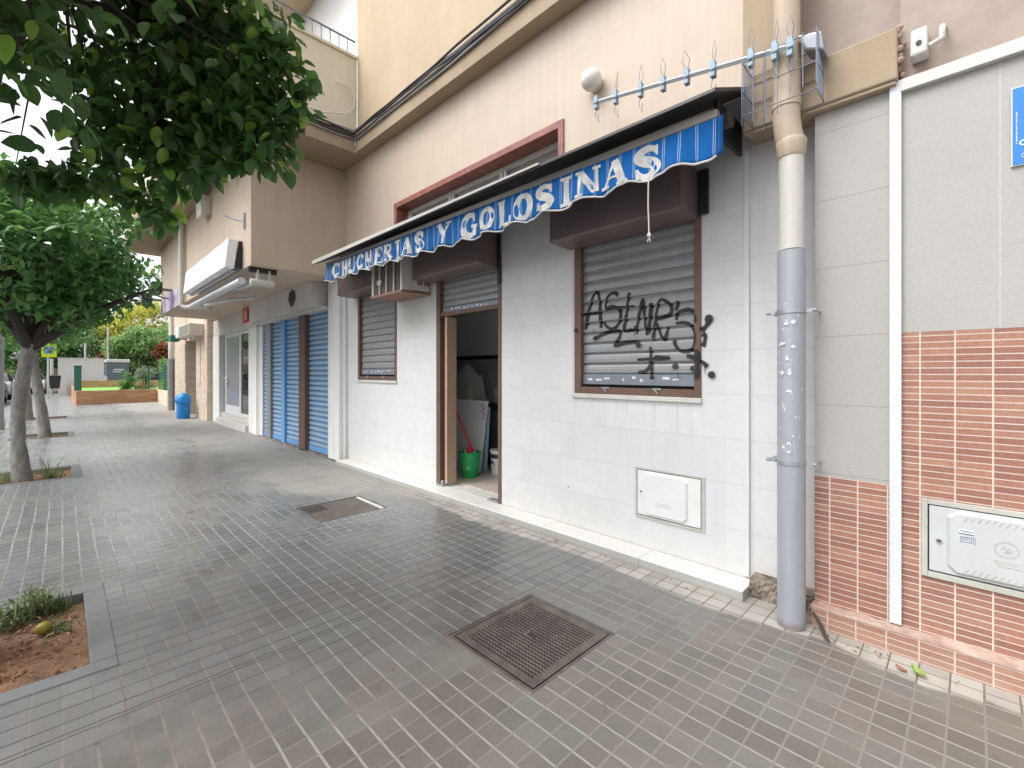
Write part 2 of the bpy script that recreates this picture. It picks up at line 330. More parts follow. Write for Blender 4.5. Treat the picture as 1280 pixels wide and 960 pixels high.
    MT['brown_post'] = plain('rusty_brown_post', (0.135, 0.075, 0.055), 0.6, var=0.35)
    MT['grey_post'] = plain('grey_post', (0.30, 0.31, 0.33), 0.5, 0.3, 0.25)
    MT['bin_blue'] = plain('bin_blue', (0.012, 0.235, 0.66), 0.35, var=0.1)
    MT['wood'] = plain('plywood', (0.43, 0.30, 0.205), 0.6, var=0.22, scale=5, streak=True)
    MT['terrazzo'] = plain('terrazzo_floor', (0.50, 0.43, 0.385), 0.45, var=0.7, scale=22)
    MT['green_plastic'] = plain('green_plastic', (0.015, 0.36, 0.10), 0.35, var=0.1)
    MT['red_plastic'] = plain('red_plastic', (0.55, 0.03, 0.035), 0.4, var=0.1)
    MT['pale_blue'] = plain('pale_blue_board', (0.38, 0.55, 0.72), 0.5, var=0.1)
    MT['dark_stuff'] = plain('dark_laminate', (0.05, 0.052, 0.055), 0.4, var=0.3)
    MT['cloth_grey'] = plain('grey_green_cloth', (0.42, 0.46, 0.42), 0.9, var=0.25)
    MT['mop'] = plain('mop_strands', (0.42, 0.52, 0.50), 0.9, var=0.3, scale=40)
    MT['rope'] = plain('white_rope', (0.62, 0.60, 0.55), 0.9, var=0.2)
    MT['rust'] = plain('rusty_tray', (0.30, 0.17, 0.13), 0.7, var=0.4, scale=14)
    MT['ac_cream'] = plain('ac_cream', (0.72, 0.69, 0.645), 0.5, var=0.12)
    MT['ac_grille'] = plain('ac_grille', (0.27, 0.22, 0.20), 0.6, var=0.3, scale=30)
    m = Mat('cast_iron'); n = m.noise(7, 6, 0.7); g = m.noise(60, 4)
    c = m.mix(n.ss(0.35, 0.7), (0.105, 0.088, 0.075), (0.17, 0.148, 0.128)); c = m.mix((n - 0.6).ss(0, 0.1) * 0.3, c, (0.2, 0.11, 0.06))
    MT['iron'] = m.set(m.mul(c, (g - 0.5) * 0.4 + 1.0), 0.5, g, 0.3, 0.002, 0.25)
    MT['iron_dark'] = plain('iron_hole_brown', (0.040, 0.033, 0.028), 0.8, var=0.3)  # one dark brown for cover recesses, studs and cabinet gaps
    MT['glass_panel'] = None
    m = Mat('shop_glass'); MT['glass'] = m.set((0.025, 0.03, 0.032), 0.02, None, spec=1.0)
    m = Mat('door_grey'); MT['door_panel'] = m.set((0.33, 0.35, 0.37), 0.18, None)
    MT['sign_blue'] = plain('sign_blue', (0.02, 0.20, 0.60), 0.35, var=0.06)
    MT['sign_white'] = plain('sign_white', (0.78, 0.78, 0.78), 0.4, var=0.05)
    MT['dado_grey'] = plain('dado_tile_grey', (0.40, 0.40, 0.41), 0.5, var=0.35, scale=3)
    MT['light_box'] = plain('light_box_white', (0.82, 0.83, 0.85), 0.25, var=0.05)
    MT['sign_red'] = plain('sign_red', (0.52, 0.05, 0.045), 0.45, var=0.1)
    MT['yellow'] = plain('sign_yellow', (0.62, 0.72, 0.02), 0.4, var=0.05)
    m = Mat('lilac_mural'); n = m.noise(4, 6, 0.7); MT['lilac'] = m.set(m.mix(n.ss(0.4, 0.6), (0.36, 0.27, 0.46), (0.62, 0.55, 0.66)), 0.7)
    m = Mat('poster_paper'); n = m.noise(5, 6, 0.7); k = m.noise(9, 3)
    MT['poster'] = m.set(m.mix(k.ss(0.6, 0.65) * 0.7, m.mix(n.ss(0.4, 0.6), (0.62, 0.53, 0.44), (0.50, 0.45, 0.42)), (0.42, 0.15, 0.10)), 0.8)
    MT['green_metal'] = plain('green_metal', (0.03, 0.145, 0.105), 0.45, var=0.15)
    MT['far_white'] = plain('far_whitewash', (0.66, 0.65, 0.63), 0.8, var=0.15, scale=1.2, streak=True)
    MT['container'] = plain('container_grey', (0.115, 0.15, 0.165), 0.5, var=0.15)
    MT['fence_tan'] = plain('fence_tan', (0.40, 0.34, 0.26), 0.8, var=0.25, scale=2)
    MT['fence_dark'] = plain('fence_dark', (0.10, 0.10, 0.11), 0.7, var=0.25)
    MT['pole'] = plain('pale_pole', (0.58, 0.60, 0.61), 0.4, 0.2, 0.1)
    MT['lamp_post'] = plain('lamp_post_grey', (0.36, 0.41, 0.43), 0.45, 0.3, 0.2, 3)
    m = Mat('bark'); n = m.noise(5, 7, 0.7, m.vec(m.X * 3, m.Y * 3, m.Z)); k = m.noise(30, 5, 0.7)
    MT['bark'] = m.set(m.mul(m.mix(n.ss(0.35, 0.7), (0.22, 0.205, 0.19), (0.40, 0.38, 0.355)), (k - 0.5) * 0.8 + 1.0), 0.9, k, 0.8, 0.015)
    m = Mat('bark_dark'); k = m.noise(30, 5, 0.7); MT['bark_dark'] = m.set(m.mul((0.06, 0.048, 0.04), (k - 0.5) * 0.8 + 1.0), 0.9, k, 0.8, 0.015)
    def leaf(name, a, b, c3, rough=0.36, trans=0.42):
        m = Mat(name); r = m.island(); n = m.noise(1.1, 2)
        c = m.mix(r.ss(0.0, 0.75), a, b); c = m.mix((r - 0.90).ss(0, 0.02), c, c3)
        c = m.mul(c, (n - 0.5) * 0.7 + 1.0)
        m.set(c, rough)
        tr = m.t.nodes.new('ShaderNodeBsdfTranslucent'); m.t.links.new(m.mul(c, 1.5), tr.inputs[0])
        mx = m.t.nodes.new('ShaderNodeMixShader'); mx.inputs[0].default_value = trans
        out = m.t.nodes['Material Output']
        m.t.links.new(m.b.outputs[0], mx.inputs[1]); m.t.links.new(tr.outputs[0], mx.inputs[2]); m.t.links.new(mx.outputs[0], out.inputs[0])
        MT[name] = m.m
    leaf('leaf_orange_tree', (0.050, 0.120, 0.036), (0.095, 0.200, 0.052), (0.23, 0.40, 0.06))
    leaf('leaf_mid', (0.065, 0.165, 0.05), (0.13, 0.28, 0.085), (0.25, 0.36, 0.10), 0.28)
    leaf('leaf_yellow', (0.34, 0.40, 0.07), (0.52, 0.52, 0.10), (0.55, 0.38, 0.08), 0.6)
    leaf('leaf_green', (0.14, 0.26, 0.09), (0.26, 0.40, 0.15), (0.36, 0.42, 0.17), 0.6)
    leaf('leaf_rust', (0.16, 0.055, 0.03), (0.30, 0.13, 0.06), (0.12, 0.18, 0.06), 0.6)
    leaf('leaf_grey', (0.17, 0.21, 0.15), (0.24, 0.28, 0.20), (0.28, 0.31, 0.22), 0.6)
    leaf('weed', (0.09, 0.145, 0.055), (0.17, 0.21, 0.10), (0.33, 0.29, 0.15), 0.7)
    MT['orange_fruit'] = plain('ripening_orange', (0.24, 0.19, 0.014), 0.5, var=0.5, scale=20)
    MT['green_fruit'] = plain('unripe_orange', (0.045, 0.105, 0.022), 0.4, var=0.2)
    MT['lime_leaf'] = plain('fallen_leaf_green', (0.27, 0.36, 0.09), 0.6, var=0.3, scale=20)
    MT['brown_leaf'] = plain('fallen_leaf_brown', (0.30, 0.15, 0.08), 0.7, var=0.3, scale=20)
    MT['car_white'] = plain('car_white', (0.74, 0.75, 0.76), 0.25, var=0.03)
    MT['car_dark'] = plain('car_dark', (0.035, 0.042, 0.055), 0.22, 0.2, 0.05)
    MT['car_silver'] = plain('car_silver', (0.40, 0.42, 0.44), 0.25, 0.5, 0.05)
    MT['tyre'] = plain('tyre_rubber', (0.02, 0.02, 0.021), 0.8)
    MT['rim'] = plain('wheel_rim', (0.42, 0.42, 0.43), 0.35, 0.7)
    MT['tail_red'] = plain('tail_lamp_red', (0.40, 0.012, 0.012), 0.25)
    MT['head_clear'] = plain('head_lamp_clear', (0.62, 0.64, 0.66), 0.2)
build_materials()
for k, v in list(MT.items()):
    if v is None: del MT[k]

# ------------------------------------------------------------------ mesh helpers
ORG = {}
class MB:
    def __init__(s): s.bm = bmesh.new(); s.V = {}
    def v(s, p): return s.bm.verts.new(p)
    def quad(s, *pts):
        try: return s.bm.faces.new([s.v(p) for p in pts])
        except ValueError: return None
    def box(s, x0, x1, y0, y1, z0, z1):
        x0, x1 = sorted((x0, x1)); y0, y1 = sorted((y0, y1)); z0, z1 = sorted((z0, z1))
        p = [s.v((x, y, z)) for z in (z0, z1) for y in (y0, y1) for x in (x0, x1)]
        for f in ((0, 2, 3, 1), (4, 5, 7, 6), (0, 1, 5, 4), (2, 6, 7, 3), (0, 4, 6, 2), (1, 3, 7, 5)):
            s.bm.faces.new([p[i] for i in f])
        return s
    def hexa(s, a, b):
        """two quads (lists of 4 points) joined to a solid"""
        A = [s.v(p) for p in a]; B = [s.v(p) for p in b]
        s.bm.faces.new(A[::-1]); s.bm.faces.new(B)
        for i in range(4): s.bm.faces.new((A[i], A[(i + 1) % 4], B[(i + 1) % 4], B[i]))
        return s
    def tube(s, pts, rad, seg=10, cap=True):
        pts = [Vector(p) for p in pts]; rad = rad if isinstance(rad, (list, tuple)) else [rad] * len(pts)
        rings = []; up = None
        for i, p in enumerate(pts):
            d = (pts[min(i + 1, len(pts) - 1)] - pts[max(i - 1, 0)]).normalized()
            if up is None: up = Vector((0, 0, 1)) if abs(d.z) < 0.9 else Vector((1, 0, 0))
            a = d.cross(up).normalized(); b = a.cross(d).normalized(); up = b
            rings.append([s.v(p + (a * math.cos(2 * PI * k / seg) + b * math.sin(2 * PI * k / seg)) * rad[i]) for k in range(seg)])
        for r0, r1 in zip(rings, rings[1:]):
            for k in range(seg): s.bm.faces.new((r0[k], r0[(k + 1) % seg], r1[(k + 1) % seg], r1[k]))
        if cap: s.bm.faces.new(rings[0][::-1]); s.bm.faces.new(rings[-1])
        return s
    def lathe(s, c, prof, seg=24, cap=True):
        rings = [[s.v((c[0] + r * math.cos(2 * PI * k / seg), c[1] + r * math.sin(2 * PI * k / seg), c[2] + z)) for k in range(seg)] for r, z in prof]
        for r0, r1 in zip(rings, rings[1:]):
            for k in range(seg): s.bm.faces.new((r0[k], r0[(k + 1) % seg], r1[(k + 1) % seg], r1[k]))
        if cap: s.bm.faces.new(rings[0][::-1]); s.bm.faces.new(rings[-1])
        return s
    def ball(s, c, r, seg=16, sq=(1, 1, 1)):
        n = seg // 2
        rings = [[s.v((c[0] + sq[0] * r * math.sin(PI * i / n) * math.cos(2 * PI * k / seg), c[1] + sq[1] * r * math.sin(PI * i / n) * math.sin(2 * PI * k / seg), c[2] - sq[2] * r * math.cos(PI * i / n))) for k in range(seg)] for i in range(1, n)]
        for r0, r1 in zip(rings, rings[1:]):
            for k in range(seg): s.bm.faces.new((r0[k], r0[(k + 1) % seg], r1[(k + 1) % seg], r1[k]))
        b = s.v((c[0], c[1], c[2] - sq[2] * r)); t = s.v((c[0], c[1], c[2] + sq[2] * r))
        for k in range(seg):
            s.bm.faces.new((b, rings[0][(k + 1) % seg], rings[0][k])); s.bm.faces.new((t, rings[-1][k], rings[-1][(k + 1) % seg]))
        return s
    def prism(s, prof, x0, x1, axis='x'):
        """closed profile [(y,z)..] extruded along x (or [(x,z)] along y, [(x,y)] along z)"""
        def P(a, q):
            return {'x': (a, q[0], q[1]), 'y': (q[0], a, q[1]), 'z': (q[0], q[1], a)}[axis]
        A = [s.v(P(x0, q)) for q in prof]; B = [s.v(P(x1, q)) for q in prof]; n = len(prof)
        s.bm.faces.new(A[::-1]); s.bm.faces.new(B)
        for i in range(n): s.bm.faces.new((A[i], A[(i + 1) % n], B[(i + 1) % n], B[i]))
        return s
    def sheet(s, prof, x0, x1):
        """open profile [(y,z)..] swept along x"""
        A = [s.v((x0, *q)) for q in prof]; B = [s.v((x1, *q)) for q in prof]
        for i in range(len(prof) - 1): s.bm.faces.new((A[i], B[i], B[i + 1], A[i + 1]))
        return s
    def wall(s, x0, x1, z0, z1, y, holes, depth):
        xs = sorted({x0, x1, *[h[i] for h in holes for i in (0, 1)]}); zs = sorted({z0, z1, *[h[i] for h in holes for i in (2, 3)]})
        for a, b in zip(xs, xs[1:]):
            for c, d in zip(zs, zs[1:]):
                if any(h[0] <= a and b <= h[1] and h[2] <= c and d <= h[3] for h in holes): continue
                s.quad((a, y, c), (b, y, c), (b, y, d), (a, y, d))
        for h in holes:
            a, b, c, d = h; e = y + depth
            s.quad((a, y, c), (a, y, d), (a, e, d), (a, e, c)); s.quad((b, y, c), (b, e, c), (b, e, d), (b, y, d))
            s.quad((a, y, d), (b, y, d), (b, e, d), (a, e, d)); s.quad((a, y, c), (a, e, c), (b, e, c), (b, y, c))
        return s
    def build(s, name, mat, parent=None, bevel=0.0, smooth=False, label=None, weld=False):
        me = bpy.data.meshes.new(name)
        if weld: bmesh.ops.remove_doubles(s.bm, verts=s.bm.verts, dist=1e-5)
        bmesh.ops.recalc_face_normals(s.bm, faces=s.bm.faces)
        L = ORG.get(parent.name, Vector((0, 0, 0))) if parent else Vector((0, 0, 0))
        if L.length > 0: bmesh.ops.translate(s.bm, vec=-L, verts=s.bm.verts)
        if smooth:
            for f in s.bm.faces: f.smooth = True
        s.bm.to_mesh(me); s.bm.free()
        if smooth: me.set_sharp_from_angle(angle=R(48))
        o = bpy.data.objects.new(name, me); COL.objects.link(o)
        me.materials.append(MT[mat] if isinstance(mat, str) else mat)
        if parent: o.parent = parent; ORG[o.name] = L
        if bevel:
            b = o.modifiers.new('bevel', 'BEVEL'); b.width = bevel; b.segments = 2; b.limit_method = 'ANGLE'; b.angle_limit = R(40)
        if smooth and not bevel:
            pass
        if label: o['label'] = label
        return o
def tag(o, label=None, cat=None, group=None, kind=None):
    if label: o['label'] = label
    if cat: o['category'] = cat
    if group: o['group'] = group
    if kind: o['kind'] = kind
    return o
def thing(name, loc, label, cat, group=None):
    o = bpy.data.objects.new(name, None); COL.objects.link(o); o.location = loc; o.empty_display_size = 0.2
    ORG[o.name] = Vector(loc); return tag(o, label, cat, group)
def children(o): return [c for c in bpy.data.objects if c.parent == o]
def copy_tree(o, parent=None):
    c = o.copy(); COL.objects.link(c)
    if parent: c.parent = parent
    for ch in children(o): copy_tree(ch, c)
    return c
def bx(name, mat, parent, *b, bevel=0.004, label=None):
    m = MB()
    for q in (b if isinstance(b[0], (tuple, list)) else [b]): m.box(*q)
    return m.build(name, mat, parent, bevel=bevel, label=label)
def smooth_path(pts, n=6):
    """Catmull-Rom through 2-D points"""
    if len(pts) < 3:
        (a, b), (c, d) = pts[0], pts[-1]; return [(a + (c - a) * t / 6, b + (d - b) * t / 6) for t in range(7)]
    P = [pts[0]] + list(pts) + [pts[-1]]; out = []
    for i in range(1, len(P) - 2):
        for k in range(n):
            t = k / n; q = []
            for j in range(2):
                p0, p1, p2, p3 = P[i - 1][j], P[i][j], P[i + 1][j], P[i + 2][j]
                q.append(0.5 * (2 * p1 + (p2 - p0) * t + (2 * p0 - 5 * p1 + 4 * p2 - p3) * t * t + (3 * p1 - p0 - 3 * p2 + p3) * t ** 3))
            out.append(tuple(q))
    out.append(tuple(pts[-1])); return out
def ribbon(mb, path, width, mapf, k, closed=False):
    n = len(path); L = []; Rr = []
    for i, p in enumerate(path):
        if closed: a, b = path[(i - 1) % n], path[(i + 1) % n]
        else: a, b = path[max(i - 1, 0)], path[min(i + 1, n - 1)]
        dx, dy = b[0] - a[0], b[1] - a[1]; l = math.hypot(dx, dy) or 1e-6
        wd = (width(i / (n - 1)) if callable(width) else width) / 2
        L.append((p[0] - dy / l * wd, p[1] + dx / l * wd)); Rr.append((p[0] + dy / l * wd, p[1] - dx / l * wd))
    VL = [mb.v(mapf(*q, k)) for q in L]; VR = [mb.v(mapf(*q, k)) for q in Rr]
    for i in range(n if closed else n - 1):
        j = (i + 1) % n; mb.bm.faces.new((VL[i], VR[i], VR[j], VL[j]))
def disc(mb, c, r, mapf, k, seg=14, sq=1.0):
    mb.bm.faces.new([mb.v(mapf(c[0] + r * math.cos(2 * PI * i / seg), c[1] + sq * r * math.sin(2 * PI * i / seg), k)) for i in range(seg)])
def dense(path, step):
    out = [path[0]]
    for a, b in zip(path, path[1:]):
        l = math.hypot(b[0] - a[0], b[1] - a[1]); n = max(1, int(l / step))
        out += [(a[0] + (b[0] - a[0]) * t / n, a[1] + (b[1] - a[1]) * t / n) for t in range(1, n + 1)]
    return out
GRAFFITI = [
    (0.0194, [(-2.334, 1.768), (-2.313, 1.869), (-2.279, 1.990), (-2.245, 2.064), (-2.211, 2.066), (-2.191, 1.991), (-2.185, 1.869), (-2.178, 1.768)]),
    (0.0137, [(-2.355, 1.897), (-2.279, 1.897), (-2.185, 1.900)]),
    (0.0172, [(-2.018, 2.017), (-2.037, 2.044), (-2.081, 2.044), (-2.120, 2.011), (-2.132, 1.963), (-2.126, 1.931), (-2.068, 1.940), (-2.012, 1.912), (-1.991, 1.873), (-1.996, 1.820), (-2.031, 1.769), (-2.081, 1.756), (-2.132, 1.787), (-2.152, 1.816)]),
    (0.0179, [(-1.911, 2.034), (-1.927, 1.951), (-1.939, 1.847), (-1.957, 1.742), (-1.903, 1.735), (-1.864, 1.738), (-1.856, 1.767)]),
    (0.0121, [(-2.139, 1.911), (-2.043, 1.923), (-1.862, 1.921)]),
    (0.0166, [(-1.850, 1.699), (-1.827, 1.837), (-1.799, 1.948), (-1.791, 1.945), (-1.779, 1.833), (-1.759, 1.694), (-1.743, 1.759), (-1.730, 1.859), (-1.724, 1.931)]),
    (0.0162, [(-1.724, 1.931), (-1.726, 1.828), (-1.748, 1.693)]),
    (0.0161, [(-1.709, 1.640), (-1.693, 1.755), (-1.671, 1.893), (-1.648, 1.944), (-1.605, 1.931), (-1.561, 1.882), (-1.566, 1.834), (-1.629, 1.810), (-1.691, 1.803)]),
    (0.0161, [(-1.684, 1.774), (-1.652, 1.702), (-1.623, 1.649), (-1.602, 1.669), (-1.589, 1.737)]),
    (0.0164, [(-1.510, 1.923), (-1.525, 1.849)]),
    (0.0165, [(-1.523, 1.781), (-1.517, 1.827), (-1.465, 1.848), (-1.406, 1.843), (-1.375, 1.797), (-1.365, 1.754)]),
    (0.0155, [(-1.527, 1.760), (-1.445, 1.756), (-1.389, 1.704), (-1.378, 1.638), (-1.397, 1.573), (-1.445, 1.551), (-1.495, 1.559), (-1.530, 1.602), (-1.540, 1.641)]),
    (0.0220, [(-1.268, 1.768), (-1.289, 1.725), (-1.326, 1.689)]),
    (0.0186, [(-1.321, 1.667), (-1.298, 1.652), (-1.307, 1.602), (-1.319, 1.583)]),
    (0.0168, [(-2.238, 1.683), (-2.145, 1.722), (-2.018, 1.739), (-1.991, 1.723), (-2.006, 1.671), (-2.043, 1.619), (-1.945, 1.636), (-1.850, 1.637), (-1.827, 1.615)]),
    (0.0162, [(-1.726, 1.595), (-1.726, 1.514), (-1.720, 1.433), (-1.704, 1.353)]),
    (0.0155, [(-1.839, 1.501), (-1.715, 1.504), (-1.574, 1.508), (-1.693, 1.522)]),
    (0.0166, [(-1.833, 1.401), (-1.770, 1.408), (-1.728, 1.464)]),
    (0.0191, [(-1.445, 1.522), (-1.368, 1.497), (-1.312, 1.468), (-1.283, 1.438)]),
    (0.0206, [(-1.354, 1.562), (-1.349, 1.449), (-1.357, 1.356)]),
]
SPOTS = [(-1.530, 1.447, 0.0214), (-1.397, 1.429, 0.0189), (-1.253, 1.384, 0.0238), (-2.398, 1.761, 0.0184), (-1.271, 1.768, 0.0275), (-1.827, 1.612, 0.0207), (-2.231, 1.686, 0.0179), (-1.706, 1.358, 0.0161)]

def foliage(name, mat, parent, clumps, size, seed, droop=0.6, aspect=0.42, flat=0.0):
    """clumps: (x,y,z,rx,ry,rz,count). Every leaf is a folded two-face blade."""
    rg = np.random.default_rng(seed); L = np.array(ORG[parent.name]) if parent else np.zeros(3); P = []
    for (x, y, z, rx, ry, rz, n) in clumps:
        q = rg.normal(size=(n, 3)); q /= np.linalg.norm(q, axis=1)[:, None]; q *= (rg.random(n) ** 0.45)[:, None]
        P.append(q * np.array([rx, ry, rz]) + np.array([x, y, z]))
    P = np.concatenate(P) - L; n = len(P)
    az = rg.random(n) * 2 * PI; el = -droop + rg.normal(size=n) * 0.5
    D = np.stack([np.cos(az) * np.cos(el), np.sin(az) * np.cos(el), np.sin(el)], 1)
    up = np.tile([0, 0, 1.0], (n, 1)) + rg.normal(size=(n, 3)) * 0.45
    S = np.cross(D, up); S /= np.linalg.norm(S, axis=1)[:, None]; N = np.cross(S, D)
    ln = size * (0.65 + 0.6 * rg.random(n)); wd = ln * aspect * (0.85 + 0.3 * rg.random(n))
    ln, wd = ln[:, None], wd[:, None]; cur = (rg.random(n)[:, None] * 0.25) * ln
    b = P; t = P + D * ln - N * cur
    l1 = P + D * ln * .30 + S * wd * .46 + N * wd * .16; l2 = P + D * ln * .68 + S * wd * .40 + N * wd * .10 - N * cur * .4
    r1 = P + D * ln * .30 - S * wd * .46 + N * wd * .16; r2 = P + D * ln * .68 - S * wd * .40 + N * wd * .10 - N * cur * .4
    l0 = P + D * ln * .10 + S * wd * .24 + N * wd * .10; r0 = P + D * ln * .10 - S * wd * .24 + N * wd * .10
    lm = P + D * ln * .49 + S * wd * .48 + N * wd * .14 - N * cur * .2; rm = P + D * ln * .49 - S * wd * .48 + N * wd * .14 - N * cur * .2
    l3 = P + D * ln * .86 + S * wd * .20 + N * wd * .04 - N * cur * .75; r3 = P + D * ln * .86 - S * wd * .20 + N * wd * .04 - N * cur * .75
    mr = P + D * ln * .5 - N * cur * .25 - N * wd * .02
    V = np.stack([b, r0, r1, rm, r2, r3, t, l3, l2, lm, l1, l0, mr], 1).reshape(-1, 3)
    base = (np.arange(n) * 13)[:, None]
    F = np.concatenate([base + np.array([[0, 1, 2, 12]]), base + np.array([[12, 2, 3, 4]]), base + np.array([[12, 4, 5, 6]]), base + np.array([[0, 12, 10, 11]]), base + np.array([[12, 8, 9, 10]]), base + np.array([[12, 6, 7, 8]])], 1).reshape(-1, 4)
    me = bpy.data.meshes.new(name); me.vertices.add(len(V)); me.vertices.foreach_set('co', V.astype(np.float32).ravel())
    me.loops.add(F.size); me.loops.foreach_set('vertex_index', F.ravel().astype(np.int32)); me.polygons.add(len(F))
    me.polygons.foreach_set('loop_start', np.arange(0, F.size, 4, dtype=np.int32)); me.polygons.foreach_set('loop_total', np.full(len(F), 4, dtype=np.int32))
    me.update(calc_edges=True); me.validate()
    o = bpy.data.objects.new(name, me); COL.objects.link(o); me.materials.append(MT[mat])
    if parent: o.parent = parent; ORG[o.name] = Vector(L)
    return o
# ================================================================== THE SETTING
YW, YR = 3.165, 3.0          # marble wall plane, right-hand wall plane
PITS = [(-3.965, -2.975, -0.80, 0.0945), (-9.45, -8.50, -0.80, 0.0945), (-14.95, -13.95, -0.80, 0.0945), (-20.4, -19.4, -0.80, 0.0945)]
COVERS = [(-1.965, -1.345, 1.46, 2.11), (-4.90, -4.27, 1.71, 2.40)]
m = MB()
holes = PITS + COVERS
xs = sorted({-42., 9., *[h[i] for h in holes for i in (0, 1)]}); ys = sorted({-1.45, 3.6, *[h[i] for h in holes for i in (2, 3)]})
for a, b in zip(xs, xs[1:]):
    for c, d in zip(ys, ys[1:]):
        if any(h[0] <= a and b <= h[1] and h[2] <= c and d <= h[3] for h in holes): continue
        m.quad((a, c, 0), (b, c, 0), (b, d, 0), (a, d, 0))
for a, b, c, d in holes:
    for p, q in (((a, c), (b, c)), ((b, c), (b, d)), ((b, d), (a, d)), ((a, d), (a, c))):
        m.quad((*p, 0), (*q, 0), (*q, -0.09), (*p, -0.09))
m.quad((-42, 3.6, 0), (-22.2, 3.6, 0), (-22.2, 30, 0), (-42, 30, 0))
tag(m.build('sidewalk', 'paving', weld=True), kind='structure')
m = MB().box(-42, 9, -1.60, -1.45, -0.3, -0.002); tag(m.build('kerb', 'slab', bevel=0.01), kind='structure')
m = MB(); m.quad((-300, -10.5, -0.13), (300, -10.5, -0.13), (300, -1.6, -0.13), (-300, -1.6, -0.13)); tag(m.build('road', 'asphalt'), kind='structure')
m = MB().box(-75, 40, -10.65, -10.5, -0.3, -0.002).box(-75, 40, -14, -10.652, -0.3, -0.006); tag(m.build('far_sidewalk', 'slab'), kind='structure')
m = MB(); m.quad((-400, -400, -0.17), (400, -400, -0.17), (400, 400, -0.17), (-400, 400, -0.17)); tag(m.build('ground', 'asphalt'), kind='structure')
rng = random.Random(4)
for i, (a, b, c, d) in enumerate(PITS):
    bm = bmesh.new(); n = 26
    g = [[bm.verts.new((a - 0.0 + (b - a) * u / n, c + (d - c) * v / n, -0.055 + 0.012 * math.sin(u * 0.9 + i) * math.cos(v * 0.7) + rng.uniform(-0.006, 0.008))) for v in range(n + 1)] for u in range(n + 1)]
    for u in range(n):
        for v in range(n): bm.faces.new((g[u][v], g[u + 1][v], g[u + 1][v + 1], g[u][v + 1]))
    k = MB(); k.bm.free(); k.bm = bm
    tag(k.build('soil', 'soil', smooth=True), kind='structure')
    k = MB().box(a + 0.002, b - 0.002, d + 0.002, d + 0.098, -0.05, 0.004).box(b + 0.002, b + 0.10, c, d + 0.098, -0.05, 0.004).box(a - 0.10, a - 0.002, c, d + 0.098, -0.05, 0.004)
    tag(k.build('kerb_slabs', 'slab', bevel=0.003), kind='structure')

# ================================================================== MAIN APARTMENT BUILDING
BLD = thing('apartment_building', (-5, YW, 0), 'peach and tan apartment building with white marble shop front under the blue awning', 'building')
m = MB().wall(-6.84, -0.60, 0.066, 3.2, YW, [(-4.476, -3.354, 0.066, 2.62), (-2.424, -1.327, 1.235, 2.62), (-6.49, -5.385, 1.27, 2.62)], 0.12)
m.build('marble_wall', 'marble', BLD, weld=True)
MB().prism([(2.947, -0.05), (2.947, 0.060), (2.952, 0.066), (YW - 0.001, 0.066), (YW - 0.001, -0.05)], -6.80, -0.985).build('plinth', 'plinth', BLD, bevel=0.004)
m = MB(); N = 24
for i in range(N):
    for j in range(6):
        def P(i, j):
            r = random.Random(i * 31 + j); return (-0.984 + 0.36 * i / N, 3.06 + r.uniform(-0.010, 0.010), -0.02 + 0.135 * j / 6)
        m.quad(P(i, j), P(i + 1, j), P(i + 1, j + 1), P(i, j + 1))
for i in range(N): m.quad((-0.984 + 0.36 * i / N, 3.06, 0.113), (-0.984 + 0.36 * (i + 1) / N, 3.06, 0.113), (-0.984 + 0.36 * (i + 1) / N, YW, 0.12), (-0.984 + 0.36 * i / N, YW, 0.12))
m.build('rough_base', 'concrete', BLD, weld=True)
# --- peach upper wall with the long window
UW = (-5.38, -2.61, 2.70, 3.585)
MB().wall(-6.935, -0.75, 3.205, 4.56, YW + 0.004, [(UW[0] - 0.03, UW[1] + 0.03, 3.205, UW[3] + 0.03)], 0.05).build('upper_wall', 'travertine', BLD, weld=True)
fr = MB().box(-5.447, -5.38, YW - 0.012, YW + 0.23, 3.19, 3.652).box(-2.61, -2.548, YW - 0.012, YW + 0.23, 3.19, 3.652).box(-5.38, -2.61, YW - 0.012, YW + 0.23, 3.585, 3.652)
fr = fr.build('window', 'red_marble', BLD, bevel=0.004)
k = MB()
for a in (-5.378, -4.46, -3.56, -2.66): k.box(a, a + 0.05, YW + 0.16, YW + 0.20, 3.0, 3.583)
k.box(-5.328, -2.66, YW + 0.162, YW + 0.198, 3.53, 3.583).box(-5.328, -2.66, YW + 0.165, YW + 0.195, 3.30, 3.335)
for a in (-5.30, -4.38, -3.48): k.box(a, a + 0.028, YW + 0.15, YW + 0.19, 3.0, 3.53)
k.build('window_frame', 'alu_white', fr, bevel=0.003)
k = MB()
for a, b in ((-5.27, -4.465), (-4.35, -3.565), (-3.45, -2.665)): k.sheet([(YW + 0.195 + 0.006 * (i % 2), 3.0 + i * 0.022) for i in range(25)], a, b)
k.build('blind', 'blind', fr)
bx('cavity', 'black_gap', fr, (-5.44, -2.55, YW + 0.235, YW + 0.25, 2.6, 3.65), bevel=0)
